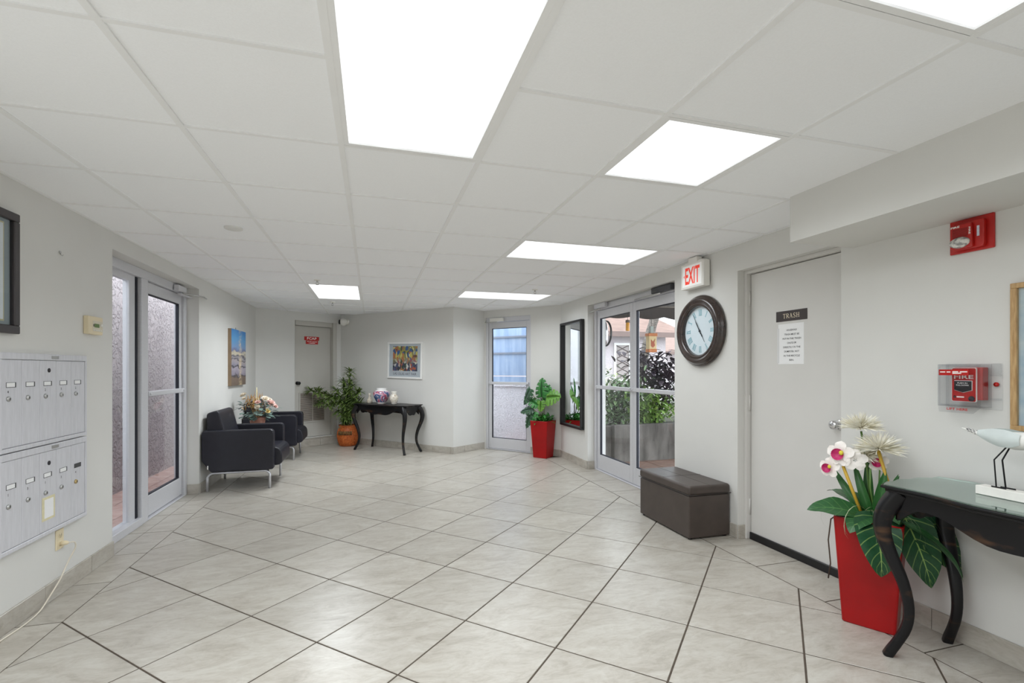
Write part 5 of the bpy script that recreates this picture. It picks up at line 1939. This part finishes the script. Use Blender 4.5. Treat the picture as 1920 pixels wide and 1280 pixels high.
# pavers by the left door
k = 0
for i in range(3):
    for j in range(14):
        x0 = XL - .20 - .225 * (i + 1); y0 = 3.6 + .30 * j + (.15 if i % 2 else 0)
        mm = MB(); mm.box(-.109, .109, -.147, .147, -.035, -.012, .004, 1)
        mm.build('paver', PAVE, ground, (x0 + .11, y0, 0))
for i in range(8):
    for j in range(11):
        mm = MB(); mm.box(-.196, .196, -.196, .196, -.035, -.012, .004, 1)
        mm.build('paver', PAVER, ground, (XR + TH + .2 + .4 * i, 2.3 + .4 * j, 0))
rl = math.atan2(P5[1] - P4[1], P5[0] - P4[0])
for i in range(5):
    for j in range(3):
        mm = MB(); mm.box(-.147, .147, -.147, .147, -.035, -.012, .004, 1)
        q = Vector((P4[0], P4[1], 0)) + Matrix.Rotation(rl, 3, 'Z') @ Vector((-.1 + .3 * i, .36 + .3 * j, 0))
        mm.build('paver', PAVE, ground, q, (0, 0, rl))
# stucco wall opposite the left door
m = MB(); m.box(-2.88, -2.63, 2.4, 10.5, -.1, 2.62)
struct(m.build('wall_outside_left', STUC), 'rough pinkish stucco wall outside the glass entrance door')

# --- beyond the far door: low stucco wall with jalousie window over it
fr = on_wall('window_1', None, None, (P4[0] + .753 * .95 - .658 * .6, P4[1] + .658 * .95 + .753 * .6), inward(P4, P5))
struct(fr, 'blue tinted awning window above a stucco wall beyond the far glass door')
m = MB(); m.box(-.6, 1.45, -.05, 1.0, -.2, 0); m.box(-2.6, -.6, -.05, 2.8, -.2, 0); m.build('stucco_base', STUC2, fr)
m = MB(); m.box(-.6, 1.45, 1.0, 1.03, -.05, .03); m.box(-.6, 1.45, 2.36, 2.8, -.2, 0); m.build('sill', STUC2, fr)
BLU = mat('sky tinted pane', (124, 146, 178), .12, color2=(150, 168, 194), nscale=2, stretch=(5, .6, 1), spec=.8)
FRM = mat('bronze window frame', (112, 118, 132), .5, noise=.05)
for k, (y0, y1) in enumerate(((1.03, 1.18), (1.20, 1.60), (1.62, 1.90), (1.92, 2.34))):
    for x0, x1 in ((-.58, 1.02), (1.08, 1.43)):
        m = MB(); m.box(x0, x1, y0, y1, -.03 + .008 * (k % 2), -.02 + .008 * (k % 2), .002, 1); m.build('pane', BLU, fr)
m = MB()
for y in (1.61, 1.91):
    m.box(-.6, 1.45, y - .016, y + .016, -.03, .012)
m.box(1.02, 1.08, 1.03, 2.36, -.03, .02)
m.build('window_bars', FRM, fr)
m = MB(); m.box(1.06, 1.14, 1.60, 1.69, .012, .03, .004, 1); m.build('latch', mat('brass latch', (176, 160, 110), .5, noise=.05), fr)

# --- patio: concrete planter, awning, plants, buildings
m = MB(); m.box(3.32, 7.0, 6.22, 6.34, -.05, .515, .01, 2); pf = m.build('front_wall', CONC)
t = thing('concrete_planter', 'long weathered concrete planter wall on the patio outside the double doors', 'planter', (0, 0, 0))
pf.parent = t
m = MB(); m.box(2.98, 3.32, 6.30, 6.55, -.05, .50, .01, 2); m.build('return_wall', CONC, t)
m = MB(); m.box(3.0, 7.0, 6.34, 7.9, -.05, .46); m.build('soil', SOIL, t)

t = thing('patio_awning', 'dark brown fabric awning with a scalloped edge over the patio', 'awning', (0, 0, 0))
AWN = mat('dark awning cloth', (62, 54, 50), .85, noise=.1)
m = MB()
m.poly_prism([(3.3, 2.42), (6.02, 2.30), (6.02, 2.315), (3.3, 2.435)], XR + TH + .01, 7.0, 'yz')
m.build('canopy', AWN, t)
m = MB()
xs = [XR + TH + .01 + k * .05 for k in range(81)]
top = [(x, 2.31) for x in xs]; low = [(x, 2.055 - .035 * abs(math.sin((x - xs[0]) * PI / .50))) for x in xs]
rows = [[Vector((x, 6.02, z)) for x, z in low], [Vector((x, 6.02, z)) for x, z in top]]
m.strip(rows); rows = [[Vector((x, 6.026, z)) for x, z in low], [Vector((x, 6.026, z)) for x, z in top]]
m.strip(rows); m.build('valance', AWN, t)
PIPE = mat('awning pipe', (120, 112, 104), .5, noise=.06)
for y, z in ((5.98, 2.20), (5.98, 2.30)):
    m = MB(); m.tube([(XR + TH + .02, y, z), (6.9, y, z)], .016, 8); m.build('frame_pipe', PIPE, t)
for x in (3.35, 4.2, 5.05):
    m = MB(); m.tube([(x, 3.3, 2.40), (x, 5.98, 2.285)], .014, 8); m.build('frame_pipe', PIPE, t)
for x, y in ((6.6, 5.95),):
    m = MB(); m.tube([(x, y, -.02), (x, y, 2.3)], .03, 8); m.build('post', PIPE, t)
m = MB(); m.box(XR + TH + .01, 7.0, 3.3, 4.2, 2.405, 2.43); m.build('cream_panel', mat('cream soffit', (222, 216, 190), .8, noise=.03), t)


# hanging ornaments
def ornament(name, label, loc, build):
    t = thing(name, label, 'bird feeder', loc, 0)
    build(t)
    return t


def feeder(t):
    m = MB(); m.lathe([(.001, 0), (.024, 0), (.027, .01), (.025, .10), (.022, .11)], 16); m.build('jar', mat('amber jar', (226, 158, 44), .3, noise=.1), t)
    m = MB(); m.lathe([(.030, .11), (.028, .145), (.001, .15)], 16); m.build('cap', mat('feeder cap', (110, 96, 84), .6, noise=.08), t)
    m = MB(); m.tube([(0, 0, .14), (0, 0, 2.30 - t.location.z)], .003, 5); m.build('cord', INK, t)


def lantern(t):
    m = MB(); m.box(-.058, .058, -.04, .04, .0, .20, .004, 1); m.build('box', mat('tan lantern glass', (206, 180, 128), .5, noise=.08), t)
    m = MB(); m.box(-.062, .062, -.044, .044, -.03, .015, .004, 1); m.box(-.068, .068, -.048, .048, .185, .225, .004, 1); m.build('trim', mat('orange wood trim', (186, 112, 60), .6, noise=.08), t)
    m = MB(); m.poly_prism([(-.03, .05), (0, .03), (.03, .06), (.02, .10), (.034, .15), (.0, .11), (-.03, .14)], -.044, -.041, 'xz'); m.build('motif', mat('rust motif', (170, 84, 50), .6, noise=.08), t)
    m = MB(); m.box(-.022, .022, -.022, .022, .225, .32); m.build('chimney', mat('grey tin', (150, 158, 150), .5, noise=.08), t)
    m = MB(); m.tube([(0, 0, .31), (0, 0, 2.30 - t.location.z)], .003, 5); m.build('cord', INK, t)


ornament('bird_feeder', 'hanging amber glass bird feeder seen through the farther patio door', (3.32, 5.85, 1.835), feeder)
ornament('hanging_lantern', 'hanging tan lantern with rust motif seen through the nearer patio door', (3.62, 5.75, 1.575), lantern)
# convex mirror
t = thing('convex_mirror', 'round convex mirror fixed outside at the patio edge', 'mirror', (3.035, 5.95, 1.80))
m = MB(); m.ball((0, 0, 0), .165, 20, 12, (.22, .30, 1)); m.build('mirror_face', CHROME, t)
m = MB(); m.lathe([(.165, -.01), (.178, -.01), (.178, .012), (.165, .012)], 32, 'x', caps=False); m.build('rim', BLACK, t)
m = MB(); m.tube([(0, 0, -.19), (-.04, .0, -.25), (-.055, 0, -.30)], .012, 6); m.build('bracket', BLACK, t)


def shrub(name, label, loc, rx, ry, h, n, mm, lf, shape='lance', stems=6, zlo=.25, group=None, stemm=None):
    t = thing(name, label, 'shrub', loc, 0, group)
    m = MB()
    tips = []
    for k in range(stems):
        a = 2 * PI * k / stems + random.uniform(-.3, .3)
        rr = random.uniform(.3, .9)
        p = (math.cos(a) * rx * rr, math.sin(a) * ry * rr, h * random.uniform(.6, .95))
        tips.append(Vector(p))
        m.tube([(p[0] * .1, p[1] * .1, 0), (p[0] * .5, p[1] * .5, p[2] * .5), p], [.014, .010, .004], 5)
    m.build('stems', stemm or mat('shrub stem', (74, 58, 46), .8, noise=.1), t)
    m = MB()
    for k in range(n):
        s = random.choice(tips)
        f = random.uniform(zlo, 1.05)
        c = Vector((s.x * f, s.y * f, s.z * f)) + Vector((random.gauss(0, rx * .28), random.gauss(0, ry * .28), random.gauss(0, h * .07)))
        leaf(m, c, rnd_dir(-.5, .9), (0, 0, 1), lf[0] * random.uniform(.7, 1.25), lf[1] * random.uniform(.8, 1.2), .5, 3, .25, shape)
    o = m.build('foliage', mm, t); o['kind'] = 'stuff'
    return t


G1 = mat('patio leaf green', (74, 104, 66), .5, color2=(142, 166, 120), nscale=9, lo=.3, hi=.7)
G2 = mat('patio leaf bright', (88, 128, 52), .5, color2=(156, 186, 96), nscale=9, lo=.3, hi=.7)
PUR = mat('purple croton leaf', (30, 24, 36), .6, color2=(70, 50, 62), nscale=7, lo=.35, hi=.75)
SPK = mat('yellow green leaf', (150, 164, 96), .5, color2=(206, 208, 160), nscale=12)
shrub('patio_shrub', 'grey green shrub at the planter end seen through the farther patio door', (3.60, 6.66, .46), .40, .3, .80, 950, G1, (.12, .05), 'lance', 9, .12, 'patio planter shrubs')
shrub('patio_shrub', 'leafy green shrub spilling over the planter behind the centre door stiles', (3.92, 6.52, .40), .30, .26, .62, 700, G2, (.12, .05), 'lance', 8, .1, 'patio planter shrubs')
shrub('patio_shrub', 'pale yellow green shrub rising behind the others near the lattice window', (3.62, 7.25, .46), .22, .2, 1.05, 260, SPK, (.10, .035), 'lance', 6, .3, 'patio planter shrubs')
shrub('patio_shrub', 'low bright green shrub beside the dark trunk in the planter', (4.35, 6.80, .46), .40, .25, .58, 480, G2, (.13, .05), 'lance', 8, .1, 'patio planter shrubs')
shrub('croton_bush', 'dark purple leaved croton on bare stems seen through the nearer patio door', (4.28, 6.72, .46), .46, .28, 1.15, 520, PUR, (.15, .08), 'lance', 7, .62, None, mat('black bark', (36, 30, 30), .9, noise=.1))
shrub('patio_shrub', 'tall reedy green shrub at the planter edge by the clock wall', (4.85, 6.8, .46), .25, .25, .9, 240, G1, (.2, .03), 'lance', 8, .1, 'patio planter shrubs')

# leaning palm trunk
t = thing('palm_trunk', 'leaning grey palm trunk rising behind the patio planter', 'palm', (4.50, 7.25, .40))
m = MB()
path = [(-.36 + .20 * z + .03 * z * z, -.03 * z, z) for z in [i * .12 for i in range(27)]]
m.tube(path, [.072 + .007 * (i % 2) for i in range(27)], 14)
PALM = mat('ringed palm bark', (128, 120, 112), .9, color2=(70, 64, 60), nscale=26, stretch=(1, 1, 2.2), bump=.6, bscale=50)
m.build('trunk', PALM, t)
m = MB()
tip = Vector(path[-1])
for k in range(14):
    a = 2 * PI * k / 14
    leaf(m, tip, (math.cos(a), math.sin(a), .5), (0, 0, 1), 1.3, .22, 1.2, 8, .2, 'lance')
m.build('fronds', G1, t)


# houses behind
def house(label, x0, x1, y0, y1, h, ridge, wins, name='house'):
    t = thing(name, label, 'building', (0, 0, 0))
    m = MB(); m.box(x0, x1, y0, y1, -.05, h); m.build('walls', STUC3, t)
    ov = .45
    RF = mat('pink brown shingles', (140, 116, 106), .9, color2=(112, 92, 84), nscale=9, stretch=(.5, 3, 6), bump=.3, bscale=24)
    m = MB()
    A = [Vector((x0 - ov, y0 - ov, h)), Vector((x1 + ov, y0 - ov, h)), Vector((x1 + ov, y1 + ov, h)), Vector((x0 - ov, y1 + ov, h))]
    dy = (y1 - y0) / 2
    r0, r1 = Vector((x0 + dy * .8, (y0 + y1) / 2, ridge)), Vector((x1 - dy * .8, (y0 + y1) / 2, ridge))
    for q in ((A[0], A[1], r1, r0), (A[2], A[3], r0, r1)):
        m.quad(q)
    for q in ((A[1], A[2], r1), (A[3], A[0], r0)):
        m.quad(q)
    m.quad(A[::-1]); m.build('roof', RF, t)
    m = MB(); m.box(x0 - ov, x1 + ov, y0 - ov - .02, y0 - ov + .02, h - .10, h + .03); m.build('fascia', mat('brown fascia', (112, 94, 88), .7, noise=.06), t)
    for wx0, wx1, wz0, wz1 in wins:
        m = MB()
        for a in ((wx0 - .06, wx0, wz0 - .06, wz1 + .06), (wx1, wx1 + .06, wz0 - .06, wz1 + .06), (wx0, wx1, wz0 - .06, wz0), (wx0, wx1, wz1, wz1 + .06)):
            m.box(a[0], a[1], y0 - .04, y0 + .02, a[2], a[3])
        f = m.build('window', WF, t)
        m = MB(); m.box(wx0, wx1, y0 - .012, y0 - .006, wz0, wz1); m.build('pane', mat('taupe pane', (150, 140, 136), .3, noise=.05), f)
        m = MB()
        n = 5
        for k in range(n):
            za, zb = wz0 + (wz1 - wz0) * k / n, wz0 + (wz1 - wz0) * (k + 1) / n
            m.tube([(wx0, y0 - .02, za), (wx1, y0 - .02, zb)], .012, 4); m.tube([(wx1, y0 - .02, za), (wx0, y0 - .02, zb)], .012, 4)
        m.build('lattice', mat('lattice bar', (104, 92, 90), .7, noise=.06), f)
    return t


house('pale stucco house with lattice window behind the patio planter', 2.6, 7.68, 11.5, 15.0, 2.25, 3.75, [(6.17, 6.55, 1.05, 1.95)])
house('pale stucco house with shingle roof farther behind the palm trunk', 9.0, 18.0, 17.0, 22.0, 2.0, 2.95, [(10.6, 11.3, .8, 1.6), (12.6, 13.3, .8, 1.6)])
